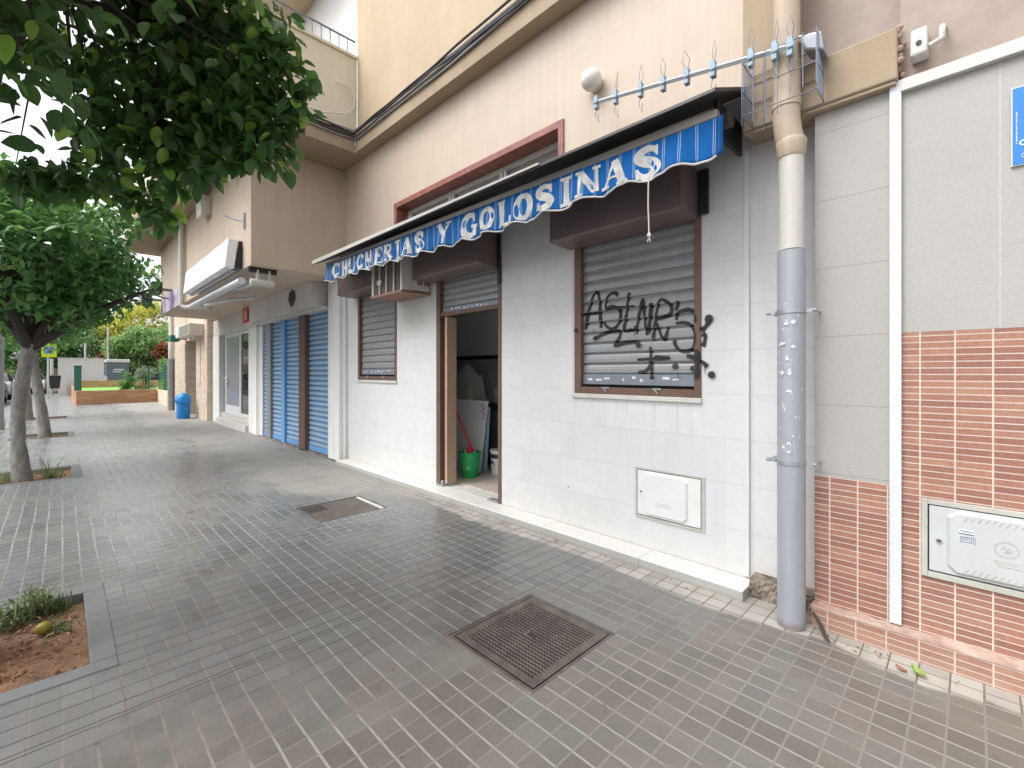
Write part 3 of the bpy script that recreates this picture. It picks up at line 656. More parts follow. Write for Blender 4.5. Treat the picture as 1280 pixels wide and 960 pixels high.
# --- slab, parapet and upper storey
sl = MB().prism([(-15.6, 1.10), (-6.25, 1.10), (-6.25, 3.0), (-0.99, 3.0), (-0.99, 3.5), (-15.6, 3.5)], 4.56, 4.82, 'z').build('balcony_slab', 'beam_stucco', BLD, bevel=0.006)
MB().box(-6.40, -6.285, 1.28, 3.045, 4.822, 5.93).box(-15.6, -6.285, 1.15, 1.279, 4.822, 5.93).build('balcony_parapet', 'cream_stucco', BLD, bevel=0.006)
MB().box(-6.43, -6.255, 1.25, 3.045, 5.932, 5.975).box(-15.6, -6.255, 1.12, 1.249, 5.932, 5.975).build('parapet_coping', 'cream_stucco', BLD, bevel=0.006)
m = MB(); m.box(-6.284, -0.76, 3.05, 3.45, 4.822, 10.5); m.build('upper_storey_wall', 'tan_stucco', BLD)
bx('set_back_wall', 'white_pier', BLD, (-15.6, -6.29, 4.4, 4.7, 4.822, 10.5), bevel=0)
k = MB()
for i in range(14): k.tube([(-6.34, 1.3 + i * 0.125, 5.97), (-6.34, 1.3 + i * 0.125, 6.22)], 0.007, 6)
k.tube([(-6.34, 1.2, 6.22), (-6.34, 3.04, 6.22)], 0.013, 8); k.build('balcony_rail', 'wire', BLD)
bx('back_mass', 'tan_stucco', BLD, (-22.0, -0.7, 6.9, 7.1, -0.1, 10.4), bevel=0)
bx('roof', 'tan_stucco', BLD, (-22.0, -0.7, 3.45, 7.1, 10.5, 10.6), bevel=0)
# --- brown overhang over the neighbouring shops
ov = MB().box(-14.92, -6.935, 1.831, 3.6, 2.87, 4.558); ov.build('overhang', 'brown_stucco', BLD, bevel=0.008)
bx('cream_side_wall', 'cream_brick', BLD, (-22.0, -20.7, 2.962, 3.3, 0, 4.4), (-19.0, -18.68, 2.962, 3.3, 0, 4.4), (-20.7, -19.0, 2.962, 3.3, 0, 4.4),
   (-18.68, -17.0, 3.75, 3.9, 0, 4.4), (-18.70, -18.67, 3.31, 3.75, 0, 4.4), (-17.0, -15.48, 2.962, 3.3, 0, 4.4), (-18.68, -17.0, 2.975, 3.74, 2.45, 4.4), bevel=0)
dk = bx('side_door', 'black_gap', BLD, (-18.0, -17.02, 3.70, 3.745, 0.02, 2.4))
# --- shop with white door
bx('shop_header', 'shop_cladding', BLD, (-15.48, -11.3, 3.10, 3.3, 2.43, 2.868), bevel=0.006)
bx('white_pilaster', 'white_pier', BLD, (-15.475, -14.70, 3.092, 3.6, 0, 2.428), bevel=0.006)
bx('white_pilaster', 'white_pier', BLD, (-11.894, -11.278, 3.092, 3.6, 0, 2.428), bevel=0.006)
bx('beige_strip', 'sill', BLD, (-11.276, -11.05, 3.11, 3.6, 0, 2.428), bevel=0.004)
bx('step', 'sill', BLD, (-14.75, -11.9, 3.02, 3.9, -0.02, 0.16), (-14.75, -11.9, 3.15, 3.9, 0.162, 0.30), bevel=0.008)
dr = MB().box(-14.50, -14.40, 3.20, 3.25, 0.302, 2.43).box(-13.10, -13.0, 3.20, 3.25, 0.302, 2.43).box(-14.40, -13.10, 3.20, 3.25, 2.34, 2.43).box(-14.40, -13.10, 3.20, 3.25, 0.302, 0.52).build('shop_door', 'white_paint', BLD, bevel=0.004)
bx('door_panel', 'door_panel', dr, (-14.40, -13.10, 3.215, 3.235, 0.52, 2.34), bevel=0)
MB().box(-14.30, -14.27, 3.12, 3.205, 1.22, 1.25).box(-14.30, -14.10, 3.11, 3.135, 1.22, 1.25).box(-14.33, -14.25, 3.19, 3.199, 1.02, 1.30).build('door_handle', 'white_paint', dr, bevel=0.003)
bx('keyhole', 'black', dr, (-14.32, -14.26, 3.182, 3.189, 1.05, 1.12))
bx('jamb', 'black_gap', BLD, (-14.70, -14.51, 3.25, 3.29, 0.302, 2.428))
sw = MB().box(-12.998, -12.94, 3.19, 3.25, 0.302, 2.428).box(-11.95, -11.896, 3.19, 3.25, 0.302, 2.428).box(-12.94, -11.95, 3.19, 3.25, 2.36, 2.428).box(-12.94, -11.95, 3.19, 3.25, 0.302, 0.37).build('shop_window', 'white_paint', BLD, bevel=0.004)
bx('glass_pane', 'glass', sw, (-12.94, -11.95, 3.215, 3.225, 0.37, 2.36), bevel=0)
# --- shop with blue shutters
sb = MB().box(-11.28, -7.45, 2.845, 3.3, 2.475, 2.866).build('sign_fascia', 'shop_cladding', BLD, bevel=0.008)
bx('fascia_trim', 'sill', sb, (-11.285, -7.445, 2.835, 2.844, 2.845, 2.868), (-11.0, -7.36, 2.99, 3.28, 2.425, 2.473), bevel=0.003)
k = MB()
for q, (dx, dz, r) in enumerate([(0, 0.11, .05), (-.06, .07, .045), (.06, .07, .045), (-.07, 0, .05), (.07, 0, .05), (0, 0.02, .06), (-.04, -.07, .045), (.04, -.07, .045), (0, -.12, .035)]):
    disc(k, (-8.33 + dx * 1.7, 2.69 + dz), r * 1.25, lambda x, z, kk: (x, 2.8435 - kk * 0.0006, z), q)
k.build('dark_emblem', 'black', sb)
bs = MB().box(-11.048, -10.88, 3.10, 3.4, 0, 2.424).box(-10.88, -7.342, 3.38, 3.5, -0.05, 2.5).build('shutter_front', 'white_paint', BLD, bevel=0.004)
def slats(z0, z1, y, pitch, amp):
    pr = []; z = z0
    while z < z1 - 1e-6:
        for dz, dy in ((0, 0.15), (0.05, 0.1), (0.09, -0.95), (0.15, -1.05), (0.20, -0.70), (0.45, -0.72), (0.72, -0.55), (0.92, -0.1), (0.97, 0.15)):
            if z + dz * pitch <= z1: pr.append((y + dy * amp, z + dz * pitch))
        z += pitch
    pr.append((y, z1)); return pr
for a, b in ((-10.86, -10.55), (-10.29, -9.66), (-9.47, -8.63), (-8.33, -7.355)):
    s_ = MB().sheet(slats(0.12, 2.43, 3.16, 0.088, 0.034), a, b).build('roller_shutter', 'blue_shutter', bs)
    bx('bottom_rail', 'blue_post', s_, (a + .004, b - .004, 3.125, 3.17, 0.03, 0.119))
bx('post', 'grey_post', bs, (-10.55, -10.29, 3.08, 3.17, 0.0, 2.428)); bx('post', 'blue_post', bs, (-9.66, -9.47, 3.09, 3.17, 0.0, 2.428)); bx('post', 'brown_post', bs, (-8.63, -8.33, 3.06, 3.17, 0.0, 2.428))
bx('threshold', 'concrete', bs, (-11.05, -7.0, 3.06, 3.3, -0.02, 0.022))
bx('white_end_pier', 'white_pier', BLD, (-7.34, -6.925, 3.06, 3.6, -0.02, 2.866), bevel=0.006)
bx('end_return', 'marble', BLD, (-6.922, -6.842, 3.12, 3.3, 0.0, 2.9), bevel=0)

# --- the big window with its roller shutter
def shutter_profile_y(z, z0, y, pitch, amp):
    t = ((z - z0) / pitch) % 1.0
    P = ((0, 0.15), (0.05, 0.1), (0.09, -0.95), (0.15, -1.05), (0.20, -0.70), (0.45, -0.72), (0.72, -0.55), (0.92, -0.1), (0.97, 0.15), (1.0, 0.15))
    for (a, ya), (b, yb) in zip(P, P[1:]):
        if a <= t <= b: return y + amp * (ya + (yb - ya) * (t - a) / (b - a))
    return y
def shuttered_window(x0, x1, zs, zt, fw, pitch, stk):
    f = MB().box(x0, x0 + fw, YW - 0.012, YW + 0.09, zs, zt).box(x1 - fw * 0.72, x1, YW - 0.012, YW + 0.09, zs, zt).box(x0 + fw, x1 - fw * 0.72, YW - 0.012, YW + 0.09, zs, zs + 0.055).build('window', 'frame_brown', BLD, bevel=0.003)
    a, b = x0 + fw + 0.001, x1 - fw * 0.72 - 0.001; zr = zs + 0.165
    s_ = MB().sheet(slats(zr, zt, YW + 0.045, pitch, 0.020), a, b).build('roller_shutter', 'shutter', f)
    bx('bottom_rail', 'shutter_rail', f, (a, b, YW + 0.022, YW + 0.05, zs + 0.078, zr - 0.002), bevel=0.002)
    bx('shadow_gap', 'black_gap', f, (a, b, YW + 0.06, YW + 0.08, zs + 0.05, zs + 0.09), bevel=0)
    r = random.Random(stk); n = int((b - a) / 0.095)
    for i in range(n):
        if r.random() < 0.2: continue
        xx = a + 0.05 + (b - a - 0.15) * i / n + r.uniform(-0.01, 0.01); zz = zs + 0.115 + r.uniform(-0.012, 0.015); ww = r.uniform(0.015, 0.065); hh = r.uniform(0.01, 0.022)
        y = YW + 0.0212 - i * 1e-5
        k = MB(); k.quad((xx, y, zz), (xx + ww, y, zz + r.uniform(-.004, .004)), (xx + ww * .95, y, zz + hh), (xx + r.uniform(0, .01), y, zz + hh)); k.build('torn_sticker', 'sticker', f)
    for q in (0.22, 0.68):
        xx = a + (b - a) * q; MB().box(xx, xx + 0.07, YW - 0.02, YW - 0.013, zs + 0.045, zs + 0.06).tube([(xx + 0.02, YW - 0.02, zs + 0.045), (xx + 0.045, YW - 0.022, zs + 0.02)], 0.006, 6).build('bolt', 'grey_post', f, bevel=0.001)
    return f, zr, a, b
BW, zr, xa, xb = shuttered_window(-2.424, -1.327, 1.222, 2.62, 0.068, 0.0862, 3)
MB().box(-2.452, -1.322, YW - 0.022, YW + 0.05, 1.186, 1.2215).build('sill', 'sill', BW, bevel=0.003)
SW, _, _, _ = shuttered_window(-6.49, -5.385, 1.29, 2.62, 0.06, 0.094, 8)
MB().box(-6.51, -5.37, YW - 0.02, YW + 0.05, 1.255, 1.2895).build('sill', 'sill', SW, bevel=0.003)
MB().box(-2.452, -2.426, YW - 0.008, YW + 0.01, 1.223, 2.6).build('side_trim', 'sill', BW, bevel=0.002)
def shutter_box(par, x0, x1, y, z0, zt):
    k = MB().prism([(y + 0.008, z0), (y, z0 + 0.012), (y, zt), (YW - 0.002, zt), (YW - 0.002, z0 - 0.01)], x0, x1)
    b = k.build('shutter_box', 'box_brown', par, bevel=0.004)
    MB().box(x0, x1, y - 0.006, y - 0.0005, z0 + 0.012, z0 + 0.03).build('lip', 'box_brown', b, bevel=0.002)
    return b
shutter_box(BW, -2.475, -1.345, 2.885, 2.475, 2.80)
bx('side_plate', 'black', BW, (-1.343, -1.272, YW - 0.03, YW - 0.002, 2.49, 2.80))
shutter_box(SW, -6.62, -5.30, 2.90, 2.53, 2.80)
# graffiti sprayed over shutter, frame and marble
def gmap(x, z, k):
    if xa < x < xb: y = shutter_profile_y(z, zr, YW + 0.045, 0.0862, 0.020) if z > zr else YW + 0.022
    elif -2.424 < x < -1.327 and z > 1.222: y = YW - 0.012
    else: y = YW
    return (x, y - 0.0018 - k * 0.0005, z)
g = MB(); CV = g.bm.verts.layers.float.new('cover')
def spray(mb, path, width, k):
    n = len(path); rows = []
    for i, p in enumerate(path):
        a, b = path[max(i - 1, 0)], path[min(i + 1, n - 1)]; dx, dy = b[0] - a[0], b[1] - a[1]; l = math.hypot(dx, dy) or 1e-6; wd = width(i / (n - 1)) * .72; row = []
        for s_ in (-1, -.6, -.25, .25, .6, 1):
            v = mb.v(gmap(p[0] - dy / l * wd * s_, p[1] + dx / l * wd * s_, k)); v[CV] = (0.0 if abs(s_) == 1 else .55 if abs(s_) == .6 else 1.0) * min(1, .35 + min(i, n - 1 - i) / 2); row.append(v)
        rows.append(row)
    for r0, r1 in zip(rows, rows[1:]):
        for q in range(5): mb.bm.faces.new((r0[q], r0[q + 1], r1[q + 1], r1[q]))
def blob(mb, c, r, k):
    rings = []
    for f, cv in ((1.25, 0.0), (.9, .7), (.5, 1.0)):
        ring = [mb.v((*[gmap(c[0] + r * f * math.cos(2 * PI * i / 18), c[1] + r * f * math.sin(2 * PI * i / 18), k)],)[0]) for i in range(18)]
        for v in ring: v[CV] = cv
        rings.append(ring)
    for r0, r1 in zip(rings, rings[1:]):
        for i in range(18): mb.bm.faces.new((r0[i], r0[(i + 1) % 18], r1[(i + 1) % 18], r1[i]))
    mb.bm.faces.new(rings[-1])
for k, (wd, pts) in enumerate(GRAFFITI): spray(g, dense(smooth_path(pts, 8), 0.006), (lambda t, wd=wd, k=k: wd * (1.5 + 0.3 * math.sin(t * 9 + k))), k)
for k, (x, z, r_) in enumerate(SPOTS): blob(g, (x, z), r_, k + 24)
r = random.Random(13)
for k, (x, z, l_) in enumerate(((-2.245, 1.77, .07), (-1.86, 1.735, .06), (-1.50, 1.40, .05), (-1.295, 1.45, .07), (-2.03, 1.76, .05))): spray(g, [(x, z), (x + .001, z - l_ * .5), (x, z - l_)], (lambda t: .007 * (1.1 - t * .5)), k + 34)
for k, (wd, pts) in enumerate([]): ribbon(g, dense(smooth_path(pts, 8), 0.006), (lambda t, wd=wd: wd * (1.45 + 0.4 * math.sin(t * 9 + k) * 0.5 + 0.1)), gmap, k)
g.build('graffiti', 'spray', BW)

# --- the open doorway
DW = MB().box(-4.476, -4.40, YW - 0.010, YW + 0.075, 0.067, 2.60).box(-3.40, -3.354, YW - 0.010, YW + 0.075, 0.067, 2.60).box(-4.40, -3.40, YW + 0.0, YW + 0.05, 2.055, 2.10).build('doorway', 'frame_brown', BLD, bevel=0.004)
MB().sheet(slats(2.16, 2.60, YW + 0.05, 0.075, 0.018), -4.399, -3.401).build('roller_shutter', 'shutter', DW)
bx('bottom_rail', 'shutter_rail', DW, (-4.399, -3.401, YW + 0.028, YW + 0.055, 2.102, 2.158))
r = random.Random(5)
for i in range(9):
    xx = -4.24 + i * 0.075 + r.uniform(-.01, .01); ww = r.uniform(.02, .05); zz = 2.118 + r.uniform(-.004, .008); k = MB(); k.quad((xx, YW + 0.0272, zz), (xx + ww, YW + 0.0272, zz), (xx + ww, YW + 0.0272, zz + .018), (xx, YW + 0.0272, zz + .02)); k.build('torn_sticker', 'sticker', DW)
shutter_box(DW, -4.575, -3.395, 2.90, 2.475, 2.80)
bx('side_plate', 'black', DW, (-3.393, -3.352, YW - 0.03, YW - 0.012, 2.30, 2.80))
bx('guide_foot', 'galv', DW, (-4.47, -4.33, YW - 0.02, YW + 0.08, 0.074, 0.088), (-4.40, -4.36, YW + 0.0, YW + 0.06, 0.088, 0.13)); bx('guide_foot', 'galv', DW, (-3.56, -3.40, YW - 0.02, YW + 0.06, 0.074, 0.086))
bx('threshold', 'sill', DW, (-4.40, -3.40, YW + 0.001, YW + 0.20, 0.02, 0.072))
# room behind the door
m = MB()
for b in ((-9.3, -9.2, 3.61, 4.9, 0, 2.9), (-2.9, -2.8, YW + 0.13, 4.9, 0, 2.9), (-9.3, -2.8, 4.8, 4.9, 1.67, 2.9), (-9.3, -2.8, YW + 0.46, 4.9, 2.75, 2.9), (-6.8, -2.8, YW + 0.125, YW + 0.459, 2.75, 2.9), (-9.3, -6.7, 3.61, 3.7, 0, 2.749), (-6.7, -6.6, YW + 0.125, 3.7, 0, 2.749), (-6.599, -4.48, YW + 0.125, YW + 0.2, 0, 2.8), (-3.35, -2.901, YW + 0.125, YW + 0.2, 0, 2.8)): m.box(*b)
m.build('shop_room', 'room_paint', BLD)
bx('shop_floor', 'terrazzo', BLD, (-9.25, -2.85, YW + 0.201, 4.85, -0.02, 0.085), bevel=0)
bx('dado', 'dado_grey', BLD, (-9.19, -2.91, 4.77, 4.85, 0.086, 1.608), bevel=0); bx('dado_rail', 'black', BLD, (-9.19, -2.91, 4.75, 4.85, 1.61, 1.668))
bx('jamb_board', 'wood', DW, (-4.345, -4.302, YW + 0.02, YW + 0.16, 0.10, 2.05))

# ================================================================== RIGHT-HAND BUILDING
RB = thing('tiled_building', (1.5, YR, 0), 'building with clay tile dado and grey speckled panels right of the grey drainpipe', 'building')
MB().box(-0.624, 3.6, YR, 3.5, 0.12, 0.826).box(-0.27, 3.6, YR, 3.5, 0.826, 1.598).build('tile_dado', 'clay', RB)
MB().box(-0.622, -0.272, YR + 0.002, 3.5, 0.827, 2.86).box(-0.27, 3.6, YR + 0.002, 3.5, 1.599, 2.83).build('panel_wall', 'speckled', RB)
MB().box(-0.628, 3.6, 2.945, 3.4, -0.05, 0.112).build('tile_base', 'clay', RB)
m = MB(); N = 90
for i in range(N):
    def P(i, j):
        r = random.Random(i * 7 + j); x = -0.628 + 4.2 * i / N
        return [(x, 2.940 + r.uniform(-.003, .003), 0.110), (x, 2.944 + r.uniform(-.003, .003), 0.121 + r.uniform(-.003, .003)), (x, YR - 0.002, 0.127 + r.uniform(-.006, .006) + (0.012 * math.exp(-((x - .0) / .12) ** 2)))][j]
    for j in range(2): m.quad(P(i, j), P(i + 1, j), P(i + 1, j + 1), P(i, j + 1))
m.build('mortar_ledge', 'ledge', RB, smooth=True, weld=True)
MB().box(-0.985, -0.262, 2.94, 3.4, 2.857, 3.115).box(-0.985, -0.752, 2.941, 3.4, 3.116, 6.5).build('beam', 'beam_stucco', RB, bevel=0.01)
MB().box(-0.975, -0.27, 2.952, YR - 0.002, 2.838, 2.8565).build('beam_drip', 'beam_stucco', RB, bevel=0.003)
MB().box(-0.258, 3.6, YR + 0.02, 3.4, 2.87, 6.5).box(-0.75, -0.258, 3.15, 3.4, 3.117, 6.5).build('rose_wall', 'rose_panel', RB)
MB().prism([(YR - 0.03, 2.80), (YR - 0.03, 2.845), (YR - 0.012, 2.868), (YR + 0.05, 2.868), (YR + 0.05, 2.80)], -0.255, 3.6).build('white_trim', 'alu_white', RB, bevel=0.003)
m = MB(); r = random.Random(2)
for i in range(9): m.ball((-0.258 + r.uniform(-.008, .012), 2.945 + 0.05 * r.random(), 2.89 + 0.03 * i), r.uniform(.012, .02), 8)
m.build('broken_edge', 'ledge', RB)

# ================================================================== AWNING
AW = thing('awning', (-3.6, YW, 2.9), 'blue striped retracted awning lettered CHUCHERIAS Y GOLOSINAS above the shop door', 'awning')
XL, XR = -6.17, -0.985
zt = lambda x: 2.795 + (x - XR) / (XL - XR) * 0.055
def zb(x):
    f = (x - XR) / (XL - XR)
    return 2.588 + f * 0.035 - 0.03 * math.sin(PI * min(1, f * 1.25)) ** 2 - 0.0145 * math.cos(2 * PI * (x + 1.078) / 0.325 + 0.6 * math.sin(x * 1.7))
def yv(x, z):
    t = (zt(x) - z) / 0.22
    return 2.548 - t * (0.014 * math.sin(2 * PI * x / 0.325 + 0.5) + 0.006 * math.sin(2 * PI * x / 0.14 + 1.3 * math.sin(x * 2)) + 0.004 * math.sin(x * 71 + z * 30) + 0.008)
m = MB(); NX, NZ = 260, 8
gr = [[m.v((x, yv(x, z), z)) for z in [zb(x) + (zt(x) - zb(x)) * j / NZ for j in range(NZ + 1)]] for x in [XL + (XR - XL) * i / NX for i in range(NX + 1)]]
for i in range(NX):
    for j in range(NZ): m.bm.faces.new((gr[i][j], gr[i + 1][j], gr[i + 1][j + 1], gr[i][j + 1]))
# the short return at the right end
rt = [[m.v((XR + 0.004 + 0.016 * math.sin(k / 3 * 2.4), 2.548 + 0.05 * k / 3, zb(XR) + 0.012 * k + (zt(XR) - zb(XR)) * j / NZ)) for j in range(NZ + 1)] for k in range(4)]
for k in range(3):
    for j in range(NZ): m.bm.faces.new((rt[k][j], rt[k + 1][j], rt[k + 1][j + 1], rt[k][j + 1]))
VAL = m.build('valance', 'awning_blue', AW, smooth=True)
so = VAL.modifiers.new('solid', 'SOLIDIFY'); so.thickness = 0.0015; so.offset = 0
m = MB(); m.tube([(XL + (XR - XL) * i / 300, yv(XL + (XR - XL) * i / 300, zb(XL + (XR - XL) * i / 300)), zb(XL + (XR - XL) * i / 300)) for i in range(301)], 0.006, 6)
m.build('valance_piping', 'piping', VAL, smooth=True)
# lettering as painted strokes that follow the cloth
TK, TN, SR = 0.33, 0.16, 0.115
arc = lambda cx, cy, rx, ry, a0, a1, n=22: [(cx + rx * math.cos(R(a0 + (a1 - a0) * i / n)), cy + ry * math.sin(R(a0 + (a1 - a0) * i / n))) for i in range(n + 1)]
def ser(x, y, w_=0.36): return ([(x - w_ / 2, y), (x + w_ / 2, y)], SR)
G = {
 'C': [(arc(.54, .5, .36, .42, 42, 318), 'C'), ([(.84, .64), (.84, .95)], .09), ([(.84, .05), (.84, .28)], .07)],
 'H': [([(.22, .04), (.22, .96)], TK), ([(.78, .04), (.78, .96)], TK), ([(.22, .5), (.78, .5)], TN), ser(.22, .045), ser(.22, .955), ser(.78, .045), ser(.78, .955)],
 'U': [([(.22, .96), (.22, .38)] + arc(.5, .34, .28, .28, 180, 360, 14) + [(.78, .96)], 'U'), ser(.22, .955), ser(.78, .955, .28)],
 'E': [([(.28, .04), (.28, .96)], TK), ([(.1, .955), (.85, .955)], SR), ([(.28, .5), (.64, .5)], TN), ([(.1, .045), (.9, .045)], SR), ([(.83, .72), (.83, .96)], SR), ([(.88, .04), (.88, .28)], SR), ([(.64, .38), (.64, .62)], .08)],
 'R': [([(.26, .04), (.26, .96)], TK), ([(.26, .93), (.5, .93)] + arc(.52, .71, .24, .22, 90, -90, 12) + [(.26, .49)], .15), ([(.5, .48), (.72, .2), (.92, .05)], .2), ser(.26, .045, .42), ([(.08, .955), (.4, .955)], SR)],
 'I': [([(.5, .04), (.5, .96)], .36), ([(.1, .045), (.9, .045)], SR), ([(.1, .955), (.9, .955)], SR)],
 'A': [([(.5, .97), (.16, .05)], .10), ([(.5, .97), (.80, .05)], .26), ([(.27, .34), (.7, .34)], .09), ser(.16, .045, .3), ser(.80, .045, .38)],
 'S': [(smooth_path([(.78, .74), (.70, .88), (.48, .94), (.26, .86), (.22, .70), (.40, .56), (.64, .45), (.78, .28), (.68, .11), (.46, .05), (.26, .13), (.18, .28)], 5), 'S'), ([(.80, .64), (.80, .97)], .08), ([(.17, .03), (.17, .36)], .09)],
 'Y': [([(.2, .95), (.53, .42)], .24), ([(.84, .95), (.53, .42)], .10), ([(.53, .46), (.46, .03)], .20), ser(.2, .955, .36), ser(.84, .955, .28)],
 'G': [(arc(.52, .5, .36, .42, 42, 325), 'C'), ([(.80, .62), (.80, .95)], .08), ([(.84, .04), (.84, .42)], .17), ([(.62, .44), (.98, .44)], SR)],
 'O': [(arc(.5, .5, .34, .41, 0, 352, 34), 'O')],
 'L': [([(.3, .04), (.3, .96)], TK), ser(.3, .955, .46), ([(.1, .045), (.9, .045)], SR), ([(.87, .04), (.87, .32)], .1)],
 'N': [([(.18, .04), (.18, .96)], .12), ([(.2, .93), (.80, .06)], .26), ([(.83, .04), (.83, .96)], .12), ser(.18, .045, .3), ser(.14, .955, .24), ser(.83, .955, .3)]}
TEXT = [('C', -5.987, -5.70), ('H', -5.69, -5.50), ('U', -5.49, -5.285), ('C', -5.275, -5.06), ('H', -5.044, -4.86), ('E', -4.82, -4.63), ('R', -4.615, -4.40), ('I', -4.385, -4.24), ('A', -4.225, -4.03), ('S', -3.996, -3.788),
        ('Y', -3.60, -3.367), ('G', -3.21, -3.004), ('O', -2.975, -2.775), ('L', -2.755, -2.565), ('O', -2.552, -2.35), ('S', -2.335, -2.125), ('I', -2.10, -1.96), ('N', -1.945, -1.734), ('A', -1.738, -1.520), ('S', -1.502, -1.293)]
for li, (ch, a, b) in enumerate(TEXT):
    m = MB(); ww = b - a
    def lm(s, t, k, a=a, ww=ww):
        x = a + s * ww; lo = zb(a + ww / 2) + 0.016; hi = zt(x) - 0.022
        z = lo + t * (hi - lo); return (x, yv(x, z) - 0.0035 - k * 0.0005, z)
    for k, (path, wd) in enumerate(G[ch]):
        W = wd
        if wd == 'C': W = lambda t: 0.13 + 0.21 * math.sin(PI * t)
        if wd == 'O': W = lambda t: 0.17 + 0.15 * abs(math.cos(2 * PI * t))
        if wd == 'U': W = lambda t: 0.24 if t < 0.4 else max(0.12, 0.24 - (t - 0.4) * 0.5)
        if wd == 'S': W = lambda t: 0.11 + 0.23 * math.sin(PI * t)
        closed = wd == 'O'
        ribbon(m, dense(path, 0.06), W, lm, k, closed)
    m.build('letter', 'lettering', VAL, smooth=True)
# hood, roll, front bar, brackets
MB().prism([(YW - 0.001, 3.224), (2.45, 2.905), (2.448, 2.885), (2.46, 2.885), (YW - 0.001, 3.205)], -6.40, -0.955).build('hood', 'hood_dark', AW, bevel=0.002)
MB().hexa([(-6.38, 2.438, 2.882), (-6.38, 2.446, 2.882), (-6.38, 2.446, 2.932), (-6.38, 2.438, 2.932)], [(-2.2, 2.438, 2.898), (-2.2, 2.446, 2.898), (-2.2, 2.446, 2.912), (-2.2, 2.438, 2.912)]).build('hood_edge_strip', 'hood_white', AW)
MB().tube([(-6.2, 2.80, 2.93), (-1.0, 2.80, 2.90)], 0.055, 18).build('fabric_roll', 'hood_dark', AW, smooth=True)
MB().hexa([(XR, 2.545, 2.798), (XR, 2.60, 2.798), (XR, 2.60, 2.846), (XR, 2.545, 2.846)], [(XL, 2.545, 2.852), (XL, 2.60, 2.852), (XL, 2.60, 2.886), (XL, 2.545, 2.886)]).build('front_bar', 'mould_grey', AW, bevel=0.006)
for x in (-6.1, -1.06):
    MB().box(x - 0.012, x + 0.012, 2.72, YW - 0.035, 2.80, 3.0).build('bracket', 'black', AW, bevel=0.004)
    MB().tube([(x - 0.05, 2.60, 2.80), (x - 0.05, 2.84, 2.80)], 0.03, 12).ball((x - 0.05, 2.86, 2.79), 0.045, 12).build('arm_joint', 'mould_grey', AW, smooth=True)
for a, b in (((-1.15, 2.66, 2.80), (-2.8, 2.70, 2.82)), ((-6.0, 2.66, 2.83), (-4.4, 2.70, 2.82))): MB().tube([a, b], 0.022, 10).build('folding_arm', 'mould_grey', AW, smooth=True)
xc = -1.395; zc = zb(xc)
k = MB().tube([(xc, 2.552, zc + 0.02), (xc - 0.003, 2.553, zc - 0.15), (xc + 0.004, 2.552, zc - 0.325)], 0.0045, 8)
k.ball((xc + 0.004, 2.552, zc - 0.335), 0.013, 10, (1, 1, 1.3))
r = random.Random(1)
for i in range(7): k.tube([(xc + .004, 2.552, zc - .34), (xc + .004 + r.uniform(-.018, .018), 2.552 + r.uniform(-.012, .012), zc - .372 + r.uniform(-.008, .01))], 0.0018, 5)
k.build('pull_cord', 'rope', AW, smooth=True)

# ================================================================== THINGS FIXED TO THE BUILDINGS
# window air conditioner under the awning
AC = thing('air_conditioner', (-4.95, YW, 2.33), 'boxy old window air conditioner with dark grille and rusty tray under the awning', 'air conditioner')
MB().box(-5.31, -5.265, 2.765, 2.90, 2.352, 2.78).box(-4.635, -4.60, 2.765, 2.90, 2.352, 2.78).box(-5.285, -4.63, 2.765, 2.90, 2.755, 2.78).box(-5.31, -4.60, 2.901, YW - 0.02, 2.36, 2.78).build('casing', 'ac_cream', AC, bevel=0.006)
k = MB()
for i in range(44): k.box(-5.284, -4.631, 2.785 + 0.004 * (i % 2), 2.80, 2.362 + i * 0.0089, 2.3665 + i * 0.0089)
k.build('grille', 'ac_grille', AC)
bx('grille_back', 'black', AC, (-5.284, -4.631, 2.803, 2.81, 2.36, 2.755), bevel=0)
for x in (-5.135, -4.97, -4.80): bx('grille_bar', 'ac_cream', AC, (x, x + 0.022, 2.768, 2.783, 2.353, 2.754), bevel=0.002)
bx('rating_plate', 'sign_white', AC, (-5.175, -5.07, 2.764, 2.770, 2.475, 2.53), bevel=0.001)
bx('drip_tray', 'rust', AC, (-5.325, -4.59, 2.755, YW - 0.01, 2.325, 2.3505), bevel=0.003)
for q in (2.97, 3.07): bx('side_vent', 'ac_grille', AC, (-4.5985, -4.594, q, q + .075, 2.43, 2.72))
